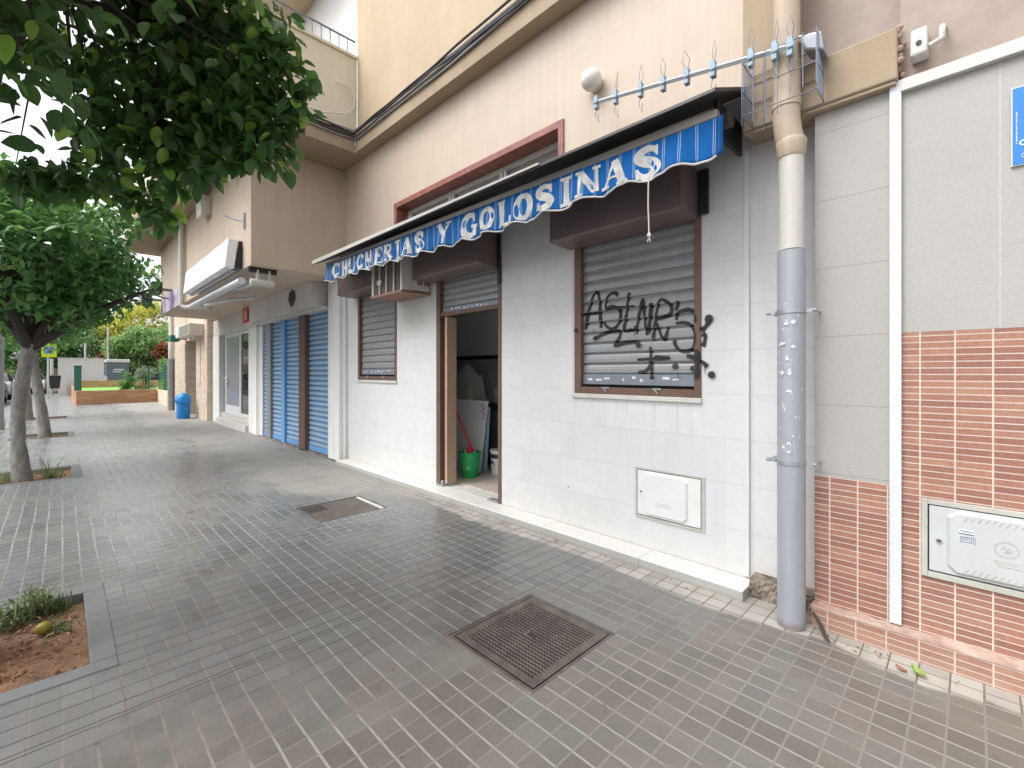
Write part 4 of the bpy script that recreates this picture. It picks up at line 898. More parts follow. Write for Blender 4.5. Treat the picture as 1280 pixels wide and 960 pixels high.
# meter cabinets
C1 = thing('meter_cabinet', (-1.575, YW, 0.30), 'white meter cabinet set low in the white marble below the graffiti window', 'meter cabinet', 'meter cabinets')
MB().box(-1.840, -1.823, YW - 0.006, YW + 0.02, 0.285, 0.672).box(-1.326, -1.300, YW - 0.006, YW + 0.02, 0.285, 0.672).box(-1.823, -1.326, YW - 0.006, YW + 0.02, 0.657, 0.672).box(-1.823, -1.326, YW - 0.008, YW + 0.02, 0.285, 0.306).build('frame', 'cab_frame', C1, bevel=0.002)
bx('shadow_gap', 'iron_dark', C1, (-1.8225, -1.3265, YW - 0.0015, YW + 0.001, 0.3065, 0.6565), bevel=0)
d = bx('door', 'cab_white', C1, (-1.819, -1.330, YW - 0.008, YW - 0.002, 0.312, 0.652), bevel=0.003)
def raised(x0, x1, z0, z1, y, h, c):
    q = lambda i, yy: [(x0 + i, yy, z0 + c), (x0 + c, yy, z0 + i), (x1 - c, yy, z0 + i), (x1 - i, yy, z0 + c), (x1 - i, yy, z1 - c), (x1 - c, yy, z1 - i), (x0 + c, yy, z1 - i), (x0 + i, yy, z1 - c)]
    k = MB(); A = [k.v(p) for p in q(0, y)]; B = [k.v(p) for p in q(0.012, y - h)]
    for i in range(8): k.bm.faces.new((A[i], A[(i + 1) % 8], B[(i + 1) % 8], B[i]))
    k.bm.faces.new(B); return k
raised(-1.765, -1.42, 0.322, 0.646, YW - 0.0082, 0.014, 0.035).build('raised_panel', 'cab_white', d, bevel=0.002)
MB().tube([(-1.787, YW - 0.008, 0.49), (-1.787, YW - 0.014, 0.49)], 0.009, 14).build('lock', 'galv', d); bx('keyhole', 'black', d, (-1.791, -1.783, YW - 0.0155, YW - 0.0141, 0.486, 0.494), bevel=0)
k = MB(); [k.box(-1.66, -1.56 + 0.03 * (i % 2), YW - 0.0232, YW - 0.0222, 0.40 + i * 0.012, 0.404 + i * 0.012) for i in range(3)]; k.build('embossed_lines', 'cab', d)
C2 = thing('meter_cabinet', (0.08, YR, 0.41), 'grey meter cabinet with two stickers and a lock set in the clay tiles', 'meter cabinet', 'meter cabinets')
MB().box(-0.177, -0.1545, YR - 0.012, YR + 0.03, 0.41, 0.786).box(0.315, 0.34, YR - 0.012, YR + 0.03, 0.41, 0.786).box(-0.1545, 0.315, YR - 0.012, YR + 0.03, 0.762, 0.786).box(-0.1545, 0.315, YR - 0.014, YR + 0.03, 0.41, 0.437).build('frame', 'cab_frame', C2, bevel=0.002)
bx('shadow_gap', 'iron_dark', C2, (-0.154, 0.3145, YR - 0.001, YR + 0.001, 0.4375, 0.7615), bevel=0)
d = bx('door', 'cab', C2, (-0.149, 0.309, YR - 0.010, YR - 0.0015, 0.444, 0.757), bevel=0.003)
raised(-0.088, 0.26, 0.452, 0.749, YR - 0.0102, 0.012, 0.035).build('raised_panel', 'cab', d, bevel=0.002)
MB().tube([(-0.114, YR - 0.010, 0.594), (-0.114, YR - 0.017, 0.594)], 0.0115, 16).build('lock', 'galv', d); bx('keyhole', 'black', d, (-0.120, -0.108, YR - 0.0185, YR - 0.0171, 0.590, 0.598), bevel=0)
k = MB()
for i in range(13):
    for z in (0.468, 0.712): k.hexa([(-0.03 + i * .022, YR - .0242, z), (-0.026 + i * .022, YR - .0242, z), (-0.026 + i * .022, YR - .0222, z), (-0.03 + i * .022, YR - .0222, z)], [(-0.016 + i * .022, YR - .0242, z + .022), (-0.012 + i * .022, YR - .0242, z + .022), (-0.012 + i * .022, YR - .0222, z + .022), (-0.016 + i * .022, YR - .0222, z + .022)])
k.build('vent_ribs', 'cab_frame', d)
cm = lambda x, z, k: (x, YR - 0.0242 - k * 0.0004, z)
k = MB(); ribbon(k, [(0.105 + 0.037 * math.cos(2 * PI * i / 30), 0.612 + 0.034 * math.sin(2 * PI * i / 30)) for i in range(30)], 0.0035, cm, 0, True)
for q, p in enumerate(([(.088, .612), (.098, .626), (.104, .612), (.112, .60), (.122, .614)], [(.096, .598), (.106, .606), (.116, .624)])): ribbon(k, smooth_path(p), 0.003, cm, q + 1)
for i in range(3): k.box(0.062 + 0.006 * i, 0.148 - 0.01 * (i % 2), YR - 0.0236, YR - 0.0223, 0.556 - i * 0.011, 0.5595 - i * 0.011)
k.build('embossed_emblem', 'cab_frame', d, smooth=False)
bx('sticker', 'sticker', d, (-0.045, 0.002, YR - 0.0232, YR - 0.0222, 0.648, 0.672), bevel=0); bx('sticker', 'sticker', d, (-0.041, 0.008, YR - 0.0232, YR - 0.0222, 0.606, 0.638), bevel=0); st = d
k = MB(); r = random.Random(3)
k.box(-0.047, 0.004, YR - 0.0238, YR - 0.0233, 0.649, 0.653)
for i in range(9): k.box(-0.042 + i * .0047, -0.0385 + i * .0047, YR - .0238, YR - .0233, .660, .6645)
k.box(-0.041, 0.008, YR - .0238, YR - .0233, .634, .638).box(-0.041, -0.039, YR - .0238, YR - .0233, .6062, .6338).box(0.006, 0.008, YR - .0238, YR - .0233, .6062, .6338)
for j in range(3):
    for i in range(7): k.box(-0.037 + i * .006, -0.0325 + i * .006, YR - .0238, YR - .0233, .610 + j * .008, .6145 + j * .008)
k.build('print', 'sticker_ink', st)
# cable trunking strips
t1 = MB().box(-1.042, -1.012, YW - 0.022, YW - 0.0005, 0.085, 2.84).build('cable_trunking', 'trunk_grey', bevel=0.002); tag(t1, 'narrow grey cable trunking running down the white marble', 'trunking')
t2 = MB().box(-0.297, -0.250, YR - 0.026, YR - 0.0005, 0.137, 2.86).build('cable_trunking', 'trunk_white', bevel=0.003); tag(t2, 'wide white cable trunking running down the speckled panels and clay tiles', 'trunking')
# drainpipe
PX_, PY_ = -0.707, 2.872
DP = thing('drainpipe', (PX_, PY_, 0), 'thick grey and beige drainpipe standing between white marble and clay tiles', 'drainpipe')
MB().tube([(PX_, PY_, 0.003), (PX_, PY_, 2.07)], 0.068, 28).build('grey_section', 'pipe_grey', DP, smooth=True)
MB().tube([(PX_, PY_, 0.05), (PX_, PY_, 0.052)], 0.0685, 28).build('collar', 'pipe_grey', DP, smooth=True)
MB().tube([(PX_, PY_, 2.076), (PX_, PY_, 2.60)], 0.0615, 28).build('beige_section', 'pipe_beige', DP, smooth=True)
MB().lathe((PX_ , PY_, 2.585), [(.064, 0), (.070, .012), (.072, .06), (.076, .085), (.070, .10)], 28).build('coupling', 'pipe_tan', DP, smooth=True)
MB().tube([(PX_, PY_, 2.66), (PX_ - 0.012, PY_ - 0.01, 2.72), (PX_ - 0.02, PY_ - 0.015, 2.80), (PX_ - 0.02, PY_ - 0.015, 5.2)], 0.067, 28).build('upper_section', 'pipe_tan', DP, smooth=True)
MB().tube([(PX_ - 0.02, PY_ - 0.015, 2.86), (PX_ - 0.02, PY_ - 0.015, 2.91)], 0.0715, 28).build('collar', 'pipe_tan', DP, smooth=True)
for z in (1.735, 0.905):
    k = MB().tube([(PX_, PY_, z - 0.011), (PX_, PY_, z + 0.011)], 0.0725, 28)
    for s in (-1, 1): k.box(PX_ + s * 0.098 - 0.026, PX_ + s * 0.098 + 0.02, PY_ - 0.008, PY_ + 0.008, z - 0.010, z + 0.010).ball((PX_ + s * 0.112, PY_ - 0.010, z), 0.011, 8).tube([(PX_ + s * 0.11, PY_, z), (PX_ + s * 0.11, (YW if s < 0 else YR), z)], 0.005, 8)
    k.build('clamp', 'galv', DP)
def pm(a, z, q): rr = 0.0685 + q * .0003; return (PX_ + rr * math.cos(a), PY_ + rr * math.sin(a), z)
k = MB(); a0 = -PI * .5 - .45
for q, pts in enumerate(([(0, 1.02), (.02, .965)], [(.22, 1.025), (.22, .965)], [(.02, .995), (.22, .99)], [(.85, 1.03), (.95, .95), (1.0, .91)], [(0, 1.245), (.1, 1.20)], [(.1, 1.24), (.25, 1.19), (.3, 1.235)], [(.35, 1.30), (.7, 1.295), (.78, 1.26)])): ribbon(k, smooth_path([(a0 + a_, z_) for a_, z_ in pts], 5), .012, pm, q)
ribbon(k, [(a0 + .52 + .16 * math.cos(2 * PI * i / 16), .992 + .026 * math.sin(2 * PI * i / 16)) for i in range(16)], .010, pm, 8, True); k.build('white_scribble', 'sign_white', DP)
r = random.Random(19)
for q in range(9):
    c_ = (a0 + r.uniform(-.1, 1.0), r.choice((1.66, 1.56, 1.53, 1.50, 1.49, 1.40, 1.38)) + r.uniform(-.02, .02)); k = MB(); k.bm.faces.new([k.v(pm(c_[0] + r.uniform(.03, .26) * math.cos(2 * PI * i / 9), c_[1] + r.uniform(.003, .018) * math.sin(2 * PI * i / 9), q + 9)) for i in range(9)]); k.build('paint_splash', 'trunk_grey', DP)
# globe lamp
GL = thing('globe_lamp', (-2.196, YW, 3.80), 'round white globe lamp fixed on the peach wall', 'lamp')
MB().ball((-2.20, 3.085, 3.80), 0.086, 28).build('globe', 'globe', GL, smooth=True)
MB().tube([(-2.20, 3.10, 3.79), (-2.20, YW, 3.79)], 0.06, 20).build('base', 'alu_white', GL, smooth=True)
# washing-line rod with clips
A_, B_ = Vector((-2.058, 2.95, 3.498)), Vector((-0.66, 2.745, 3.125))
RD = thing('clip_rod', tuple((A_ + B_) / 2), 'white rod with blue grey clips and bent wires beside the globe lamp', 'rod')
d = (B_ - A_)
MB().tube([A_, A_ + d * 0.52, B_], 0.016, 4).build('rod', 'trunk_white', RD)
r = random.Random(6)
for i, f in enumerate((0.005, 0.14, 0.30, 0.43, 0.555, 0.68, 0.84, 0.93, 0.985)):
    p = A_ + d * f
    MB().box(p.x - 0.014, p.x + 0.014, p.y - 0.02, p.y + 0.02, p.z - 0.055, p.z + 0.045).box(p.x - 0.010, p.x + 0.022, p.y - 0.028, p.y - 0.0201, p.z - 0.02, p.z + 0.02).build('clip', 'clip', RD, bevel=0.004)
    a = r.uniform(-.02, .02)
    if i not in (0,): MB().tube([(p.x, p.y, p.z + 0.04), (p.x - 0.012 + a, p.y, p.z + 0.10), (p.x + 0.004 + a, p.y, p.z + 0.17), (p.x + 0.018, p.y, p.z + 0.10), (p.x + 0.008, p.y, p.z + 0.05)], 0.0022, 5).build('wire', 'wire', RD)
    if i not in (3, 4): MB().tube([(p.x, p.y, p.z - 0.05), (p.x - 0.014, p.y, p.z - 0.10), (p.x + 0.012 + a, p.y, p.z - 0.165), (p.x + 0.014, p.y, p.z - 0.10)], 0.0022, 5).build('wire', 'wire', RD)
# wire rack round the drainpipe
WB = thing('wire_rack', (-0.75, 2.86, 2.9), 'blue grey wire rack hung round the top of the drainpipe', 'rack')
k = MB()
x0, x1, y0, y1, z0, z1 = -0.925, -0.565, 2.755, 2.932, 2.80, 3.18
for i in range(7):
    x = x0 + (x1 - x0) * i / 6
    if i < 4: k.tube([(x, y1, z0 + 0.02 * (i % 2)), (x, y1, z1 + 0.1)], 0.0028, 5)
    k.tube([(x, y0, z0 + (0.09 if i > 3 else 0.0)), (x, y0, z1)], 0.0028, 5)
for z in (2.86, 3.0, 3.16):
    k.tube([(x0, y1, z), (x0, y0, z), (x1, y0, z), (x1, y1, z)], 0.003, 5); k.tube([(x0, y1, z), (x1, y1, z)], 0.003, 5)
for j in range(1, 6):
    y = y0 + (y1 - y0) * j / 6; k.tube([(x1, y, 2.86), (x1, y, 3.18)], 0.0028, 5); k.tube([(x0, y, 2.86), (x0, y, 3.18)], 0.0028, 5)
k.build('wires', 'wire', WB)
# floodlight on the beam, flex and bracket lamps at the top right
FL = thing('floodlight', (-0.60, 2.80, 3.15), 'flat grey floodlight tilted on top of the brown beam', 'floodlight')
MB().hexa([(-0.625, 2.80, 3.11), (-0.54, 2.80, 3.07), (-0.54, 2.92, 3.07), (-0.625, 2.92, 3.11)], [(-0.66, 2.79, 3.20), (-0.55, 2.79, 3.17), (-0.55, 2.92, 3.17), (-0.66, 2.92, 3.20)]).build('housing', 'galv', FL, bevel=0.01)
MB().box(-0.60, -0.57, 2.921, 3.0, 3.117, 3.18).build('foot', 'black', FL, bevel=0.004)
BL = thing('twin_bracket', (-0.16, YR, 3.0), 'white twin bracket with a screw on the reddish panel at top right', 'bracket')
MB().box(-0.215, -0.150, 2.93, YR + 0.018, 2.93, 3.06).build('block', 'alu_white', BL, bevel=0.012)
MB().tube([(-0.10, YR + 0.018, 3.06), (-0.10, 2.93, 3.02), (-0.10, 2.93, 2.965), (-0.145, 2.93, 2.952)], 0.013, 10).build('hook', 'alu_white', BL, smooth=True)
MB().tube([(-0.183, 2.929, 2.985), (-0.183, 2.924, 2.985)], 0.011, 12).build('screw', 'black', BL)
# blue notice on the right
SG = thing('blue_notice', (0.22, YR, 2.47), 'blue notice plate with white lettering on the speckled wall at the right edge', 'sign')
bx('plate', 'sign_white', SG, (0.119, 0.37, YR - 0.010, YR - 0.001, 2.31, 2.655), bevel=0.001)
pl = bx('blue_field', 'sign_blue', SG, (0.123, 0.366, YR - 0.0125, YR - 0.0101, 2.314, 2.651), bevel=0)
sm = lambda x, z, k: (x, YR - 0.0135 - k * 0.0003, z)
k = MB(); ribbon(k, arc(0.156, 2.406, .011, .010, 55, 305), 0.005, sm, 0)
ribbon(k, [(0.160 + 0.010 * math.cos(2 * PI * i / 20), 2.350 + 0.010 * math.sin(2 * PI * i / 20)) for i in range(20)], 0.002, sm, 1, True)
r = random.Random(8); z = 2.405
while z < 2.54:
    h = r.uniform(.003, .007); k.box(0.1335, 0.1370, YR - 0.0136, YR - 0.0127, z, z + h); z += h + r.choice((.0015, .0015, .0015, .005))
k.build('lettering', 'sign_white', pl)
# cable bundle on the slab edge
CB = thing('cable_bundle', (-4, 2.97, 4.8), 'bundle of black and grey cables clipped along the balcony slab edge', 'cables')
r = random.Random(12)
for i in range(7):
    pts = []; ph = r.uniform(0, 6); dy = 0.022 + 0.012 * (i % 3); z = 4.745 + 0.017 * i
    for j in range(40):
        x = -6.22 + (5.2) * j / 39; pts.append((x, 3.0 - dy - 0.004 * math.sin(j * 0.9 + ph), z + 0.02 * math.sin(x * 0.9 + ph) + 0.008 * math.sin(x * 2.7 + ph)))
    lp = [(-6.25 + dy + 0.004 * math.sin(j + ph), 2.94 - 1.8 * j / 18, z + 0.012 * math.sin(j * 0.6 + ph)) for j in range(18, -1, -1)]
    MB().tube(lp + pts, r.choice((0.009, 0.011, 0.013)), 7).build('cable', 'cable' if i % 3 else 'cable_grey', CB, smooth=True)
WC = MB().tube([(-6.22, 1.2, 4.93), (-6.215, 1.9, 4.90), (-6.215, 2.5, 4.94), (-6.22, 2.85, 5.05), (-6.25, 2.98, 5.2), (-6.26, 2.99, 5.4)], 0.010, 7).tube([(-6.235, 2.98, 5.35), (-6.23, 2.9, 5.46), (-6.25, 2.7, 5.45)], 0.008, 7).tube([(-6.22, 2.99, 4.95), (-6.215, 2.985, 4.62)], 0.008, 6).build('white_cable', 'cable_white', smooth=True)
tag(WC, 'loose white cable looping in the corner of the cream balcony', 'cable')

# ---- things on and under the brown overhang
SB = thing('sign_box', (-9.6, 1.8, 3.1), 'long white tilted sign box on the front of the brown overhang', 'sign')
MB().hexa([(-10.35, 1.72, 2.86), (-7.3, 1.72, 2.86), (-7.3, 1.60, 2.86), (-10.35, 1.60, 2.86)], [(-10.35, 1.772, 3.28), (-7.3, 1.772, 3.28), (-7.3, 1.645, 3.28), (-10.35, 1.645, 3.28)]).build('box', 'light_box', SB, bevel=0.012)
MB().box(-10.3, -7.4, 1.70, 1.76, 2.835, 2.855).build('lower_rail', 'galv', SB, bevel=0.003)
for x in (-10.2, -7.36): MB().hexa([(x, 1.735, 2.88), (x + .03, 1.735, 2.88), (x + .03, 1.829, 2.88), (x, 1.829, 2.88)], [(x, 1.785, 3.27), (x + .03, 1.785, 3.27), (x + .03, 1.829, 3.27), (x, 1.829, 3.27)]).build('bracket', 'black', SB)
RA = thing('rolled_awning', (-8.9, 2.2, 2.7), 'rolled white awning with folding arms under the brown overhang', 'awning')
MB().tube([(-10.5, 1.735, 2.645), (-6.98, 1.735, 2.645)], 0.048, 18).build('front_bar', 'trunk_white', RA, smooth=True)
MB().box(-7.10, -7.04, 1.84, 2.20, 2.80, 2.868).build('bracket', 'black', RA, bevel=0.006)
MB().tube([(-7.06, 1.95, 2.84), (-7.06, 1.95, 2.68)], 0.025, 10).tube([(-7.06, 2.1, 2.84), (-7.06, 2.1, 2.68)], 0.025, 10).tube([(-7.06, 1.86, 2.66), (-7.06, 2.16, 2.66)], 0.05, 16).build('pivot', 'pipe_beige', RA, smooth=True)
for a, b, c in (((-7.15, 2.0, 2.70), (-8.0, 1.98, 2.72), (-8.3, 2.0, 2.74)), ((-10.6, 2.0, 2.72), (-9.6, 2.2, 2.74), (-9.2, 2.5, 2.76))):
    MB().tube([a, b], 0.032, 10).tube([b, c], 0.028, 10).ball(b, 0.045, 10).build('folding_arm', 'trunk_white', RA, smooth=True)
UP = MB().tube([(-11.55, 1.76, 2.80), (-11.55, 1.76, 4.55)], 0.055, 14).tube([(-11.55, 1.76, 2.80), (-11.50, 1.80, 2.75), (-11.2, 2.2, 2.76)], 0.05, 12).build('vertical_pipe', 'pipe_beige', smooth=True)
tag(UP, 'cream vertical pipe down the brown overhang beside the lilac mural', 'pipe')
WA = thing('wall_box', (-9.45, 1.83, 4.3), 'small cream vent box high on the brown overhang', 'vent box')
MB().hexa([(-9.6, 1.68, 4.10), (-9.25, 1.68, 4.10), (-9.25, 1.83, 4.14), (-9.6, 1.83, 4.14)], [(-9.6, 1.66, 4.44), (-9.25, 1.66, 4.44), (-9.25, 1.83, 4.44), (-9.6, 1.83, 4.44)]).build('casing', 'alu_white', WA, bevel=0.01)
for q in (4.22, 4.30): bx('side_vent', 'ac_cream', WA, (-9.249, -9.244, 1.70, 1.80, q, q + .04))
WK = MB().box(-7.21, -7.17, 1.80, 1.83, 3.42, 3.64).tube([(-7.19, 1.82, 3.53), (-7.3, 1.70, 3.56), (-7.36, 1.60, 3.60)], 0.010, 8).tube([(-7.19, 1.82, 3.49), (-7.32, 1.66, 3.565)], 0.006, 8).build('wall_bracket', 'galv', bevel=0.002)
tag(WK, 'thin bare metal bracket sticking out of the brown overhang near its corner', 'bracket')
CL = thing('small_spotlight', (-7.6, 1.8, 4.35), 'tiny white spotlight on the brown overhang just below the leaves', 'spotlight')
MB().lathe((-7.6, 1.72, 4.18), [(.02, 0), (.045, .02), (.04, .14), (.02, .16)], 14).build('head', 'globe', CL, smooth=True); bx('arm', 'black', CL, (-7.615, -7.585, 1.72, 1.829, 4.33, 4.35))
for (x, z, nm) in ((-13.2, 3.32, 'black floodlight above the lilac mural on the overhang'), (-14.9, 3.28, 'black floodlight jutting from the far end of the overhang')):
    f_ = thing('floodlight', (x, 1.7, z), nm, 'floodlight', 'floodlights on the overhang')
    MB().box(x - 0.28, x + 0.28, 1.42, 1.62, z - 0.13, z + 0.13).build('housing', 'black', f_, bevel=0.02); MB().box(x - 0.24, x + 0.24, 1.412, 1.419, z - 0.10, z + 0.10).build('lens', 'grey_post', f_, bevel=0.003)
    bx('arm', 'grey_post', f_, (x - 0.03, x + 0.03, 1.62, 1.829, z - 0.03, z + 0.03))
ml = MB().box(-14.4, -11.75, 1.82, 1.8295, 2.885, 3.30).build('wall_mural', 'lilac'); tag(ml, 'lilac painted poster panel at the far end of the brown overhang', 'poster')
RS = thing('red_sign', (-11.08, 2.83, 2.63), 'small red sign with a white mark at the left end of the pale fascia', 'sign')
bx('plate', 'sign_red', RS, (-11.27, -10.90, 2.815, 2.834, 2.47, 2.80)); k = MB()
xm = lambda x, z, k: (x + 0.575, 2.8135 - k * 0.0005, z - 0.03)
ribbon(k, [(-11.67, 2.58), (-11.67, 2.77)], 0.03, xm, 0); ribbon(k, arc(-11.66, 2.72, .07, .045, 90, -90), 0.028, xm, 1); ribbon(k, arc(-11.66, 2.625, .075, .05, 90, -90), 0.028, xm, 2); k.build('letter', 'sign_white', RS)
# ---- along the cream brick pier
for (x0, x1, z0, z1, l) in ((-18.95, -18.70, 1.05, 2.35, 'tall torn poster on the cream brick left of the recessed doorway'), (-16.95, -16.35, 1.0, 2.4, 'tall torn poster on the cream brick right of the recessed doorway')):
    tag(MB().box(x0, x1, 2.950, 2.961, z0, z1).build('poster', 'poster'), l, 'poster', 'torn posters')
PA = thing('air_conditioner', (-17.2, 2.9, 2.6), 'weathered grey air conditioner above the recessed doorway of the cream brick wall', 'air conditioner')
MB().box(-17.4, -15.9, 2.60, 2.961, 2.50, 2.83).build('casing', 'ac_cream', PA, bevel=0.01); k = MB()
for i in range(7): k.box(-17.35, -15.95, 2.590, 2.599, 2.53 + i * .042, 2.55 + i * .042)
k.build('grille', 'ac_grille', PA)
PB = thing('lantern', (-18.5, 2.7, 2.5), 'dark box lantern on a bracket above the cream brick', 'lantern')
MB().box(-18.9, -18.3, 2.5, 2.75, 2.42, 2.62).build('housing', 'green_metal', PB, bevel=0.02); MB().box(-18.1, -17.6, 2.6, 2.961, 2.50, 2.86).build('box', 'sign_white', PB, bevel=0.01); MB().box(-18.7, -18.6, 2.75, 2.961, 2.5, 2.56).build('arm', 'black', PB)
FD = thing('drainpipe', (-20.9, 2.88, 0), 'dark slim drainpipe at the far end of the cream brick wall', 'drainpipe')
MB().tube([(-20.9, 2.86, 0.003), (-20.9, 2.86, 1.9)], 0.10, 16).build('iron_section', 'grey_post', FD, smooth=True); MB().tube([(-20.9, 2.86, 1.9), (-20.9, 2.86, 2.5), (-21.1, 2.9, 2.8), (-21.1, 2.9, 4.3)], 0.08, 14).build('upper_section', 'pipe_beige', FD, smooth=True)

# ---- inside the doorway
GB = thing('mop_bucket', (-4.46, 3.62, 0.086), 'green plastic bucket with white pattern just inside the doorway', 'bucket')
prof = [(.10, 0), (.105, .004), (.135, .29), (.145, .295), (.145, .315), (.132, .315), (.102, .01)]
MB().lathe((-4.46, 3.66, 0.086), prof, 30).build('tub', 'green_plastic', GB, smooth=True)
k = MB(); r = random.Random(4)
def bk(a, z, q):
    t = z / .29; rr = .105 + .03 * t + 0.0015 + q * .0004; return (-4.46 + rr * math.cos(a), 3.66 + rr * math.sin(a), .086 + z)
for q in range(11):
    a = -PI / 2 + 0.85 - q * 0.17 + r.uniform(-.03, .03); z = r.choice((.12, .16, .19, .14))
    ribbon(k, [(a + .05 * math.cos(2 * PI * i / 10), z + .014 * math.sin(2 * PI * i / 10)) for i in range(10)], .007, bk, q, True)
k.build('white_pattern', 'sign_white', GB)
r = random.Random(9); k = MB()
for i in range(40):
    a = r.uniform(0, 6.28); q = r.uniform(.02, .10); k.tube([(-4.46, 3.66, .42), (-4.46 + q * .6 * math.cos(a), 3.66 + q * .6 * math.sin(a), .42), (-4.46 + q * math.cos(a), 3.66 + q * math.sin(a), .33)], 0.009, 5)
MP = thing('mop', (-4.46, 3.66, 0.33), 'red handled mop standing in the green bucket', 'mop')
k.build('strands', 'mop', MP); MB().lathe((-4.46, 3.66, .40), [(.05, 0), (.055, .02), (.02, .07), (.018, .12)], 16).build('socket', 'red_plastic', MP, smooth=True)
MB().tube([(-4.46, 3.66, .50), (-4.62, 3.62, 0.80), (-4.86, 3.56, 1.22)], 0.0125, 10).build('handle', 'red_plastic', MP, smooth=True)
WBD = thing('white_board', (-4.95, 4.1, 0.086), 'white board with small red marks leaning inside the doorway', 'board')
q = MB().hexa([(-5.2, 3.86, .10), (-4.52, 3.86, .10), (-4.52, 3.89, .10), (-5.2, 3.89, .10)], [(-5.2, 4.00, 1.02), (-4.52, 4.00, 1.02), (-4.52, 4.03, 1.02), (-5.2, 4.03, 1.02)]).build('panel', 'sign_white', WBD, bevel=0.002)
for i, (x, z) in enumerate(((-4.62, .95), (-4.58, .91), (-4.61, .87), (-4.56, .84), (-4.57, .78))): MB().box(x, x + .03, 3.86 + (z - .1) * .152 - .005, 3.86 + (z - .1) * .152 - .001, z, z + .022).build('red_mark', 'sign_red', q)
PBd = thing('blue_board', (-4.55, 4.05, 0.086), 'tall pale blue board leaning behind the green bucket', 'board')
MB().hexa([(-4.72, 4.0, .09), (-4.55, 3.98, .09), (-4.55, 4.03, .09), (-4.72, 4.05, .09)], [(-4.72, 4.06, .93), (-4.55, 4.04, .93), (-4.55, 4.09, .93), (-4.72, 4.11, .93)]).build('panel', 'pale_blue', PBd, bevel=0.003)
PT = thing('paint_tub', (-4.33, 4.05, 0.086), 'white paint tub with dark label behind the doorway', 'tub')
MB().lathe((-4.33, 4.07, .086), [(.12, 0), (.135, .27), (.142, .275), (.142, .31), (.13, .312)], 28).build('tub', 'sign_white', PT, smooth=True)
k = MB()
def pk(a, z, q): rr = .12 + .015 * z / .27 + .0015 + q * .0005; return (-4.33 + rr * math.cos(a), 4.07 + rr * math.sin(a), .086 + z)
ribbon(k, [(-PI / 2 - 1.2 + i * .12, .235) for i in range(21)], .055, pk, 0); ribbon(k, [(-PI / 2 - .25 + .42 * math.cos(a_), .10 + .06 * math.sin(a_)) for a_ in [PI * i / 12 for i in range(13)]], .03, pk, 1)
k.build('label_print', 'dark_stuff', PT)
CO = thing('covered_heap', (-5.5, 4.4, 0.086), 'heap under a grey green sheet at the back of the shop room', 'heap')
m = MB(); n = 22; r = random.Random(3)
hgt = lambda u, v: 1.50 * max(0.0, min(1, 3.2 * min(u, 1 - u) + .12)) * max(0, min(1, 3 * min(v, 1 - v) + .2)) * (0.85 + .12 * math.sin(u * 9) * math.cos(v * 7))
g_ = [[m.v((-5.95 + .95 * i / n, 4.18 + .52 * j / n, .086 + hgt(i / n, j / n) + r.uniform(-.01, .01))) for j in range(n + 1)] for i in range(n + 1)]
for i in range(n):
    for j in range(n): m.bm.faces.new((g_[i][j], g_[i + 1][j], g_[i + 1][j + 1], g_[i][j + 1]))
m.build('sheet', 'cloth_grey', CO, smooth=True)
CT = thing('counter', (-4.4, 4.5, 0.086), 'dark counter with a slab top at the back of the shop room', 'counter')
bx('carcass', 'dark_stuff', CT, (-4.90, -3.5, 4.33, 4.72, .087, .91)); bx('top', 'black', CT, (-4.95, -3.45, 4.29, 4.74, .912, .96)); bx('door', 'fence_dark', CT, (-4.8, -4.3, 4.318, 4.329, .15, .86))
CX = thing('cardboard_box', (-4.65, 4.5, 0.96), 'plain cardboard box standing on the dark counter', 'box')
MB().box(-4.82, -4.45, 4.40, 4.68, .961, 1.17).build('carton', 'cloth_grey', CX, bevel=0.006); bx('flap', 'cloth_grey', CX, (-4.82, -4.45, 4.390, 4.399, 1.07, 1.18))

# ================================================================== ON THE PAVEMENT
a, b, c, d = COVERS[0]
MC = thing('manhole_cover', ((a + b) / 2, (c + d) / 2, 0), 'square cast iron cover with grid of studs nearest the camera', 'manhole cover', 'square covers in the paving')
k = MB(); k.box(a + .001, b - .001, c + .001, c + .022, -.06, -.002).box(a + .001, b - .001, d - .022, d - .001, -.06, -.002).box(a + .001, a + .022, c + .022, d - .022, -.06, -.002).box(b - .022, b - .001, c + .022, d - .022, -.06, -.002); k.build('frame', 'iron', MC, bevel=0.003)
bm = bmesh.new(); x0, x1, y0, y1 = a + .028, b - .028, c + .028, d - .028; N = 22; inset = .045
xsr = [x0] + [x0 + inset + (x1 - x0 - 2 * inset) * i / N for i in range(N + 1)] + [x1]; ysr = [y0] + [y0 + inset + (y1 - y0 - 2 * inset) * i / N for i in range(N + 1)] + [y1]
g_ = [[bm.verts.new((x, y, -.003)) for y in ysr] for x in xsr]; fc = []
for i in range(len(xsr) - 1):
    for j in range(len(ysr) - 1):
        f = bm.faces.new((g_[i][j], g_[i + 1][j], g_[i + 1][j + 1], g_[i][j + 1]))
        if 0 < i < N + 1 and 0 < j < N + 1 and not (10 <= i <= 12 and 11 <= j <= 12): fc.append(f)
bm.normal_update(); res = bmesh.ops.inset_individual(bm, faces=fc, thickness=.0042)
for f in fc:
    for v in f.verts: v.co.z -= .006
k = MB(); k.bm.free(); k.bm = bm; pts = [[f.calc_center_median().copy(), [v.co.copy() for v in f.verts]] for f in fc]
bmesh.ops.delete(bm, geom=fc, context='FACES_ONLY'); P_ = k.build('lid', 'iron', MC)
k = MB()
for _, vs in pts: k.quad(*[(v.x, v.y, v.z) for v in vs])
k.build('stud_recesses', 'iron_dark', P_); bx('centre_plate', 'iron_dark', P_, (-1.682, -1.632, 1.768, 1.802, -.004, -.0022), bevel=0.001); bx('bed', 'iron_dark', MC, (a, b, c, d, -.09, -.062), bevel=0)
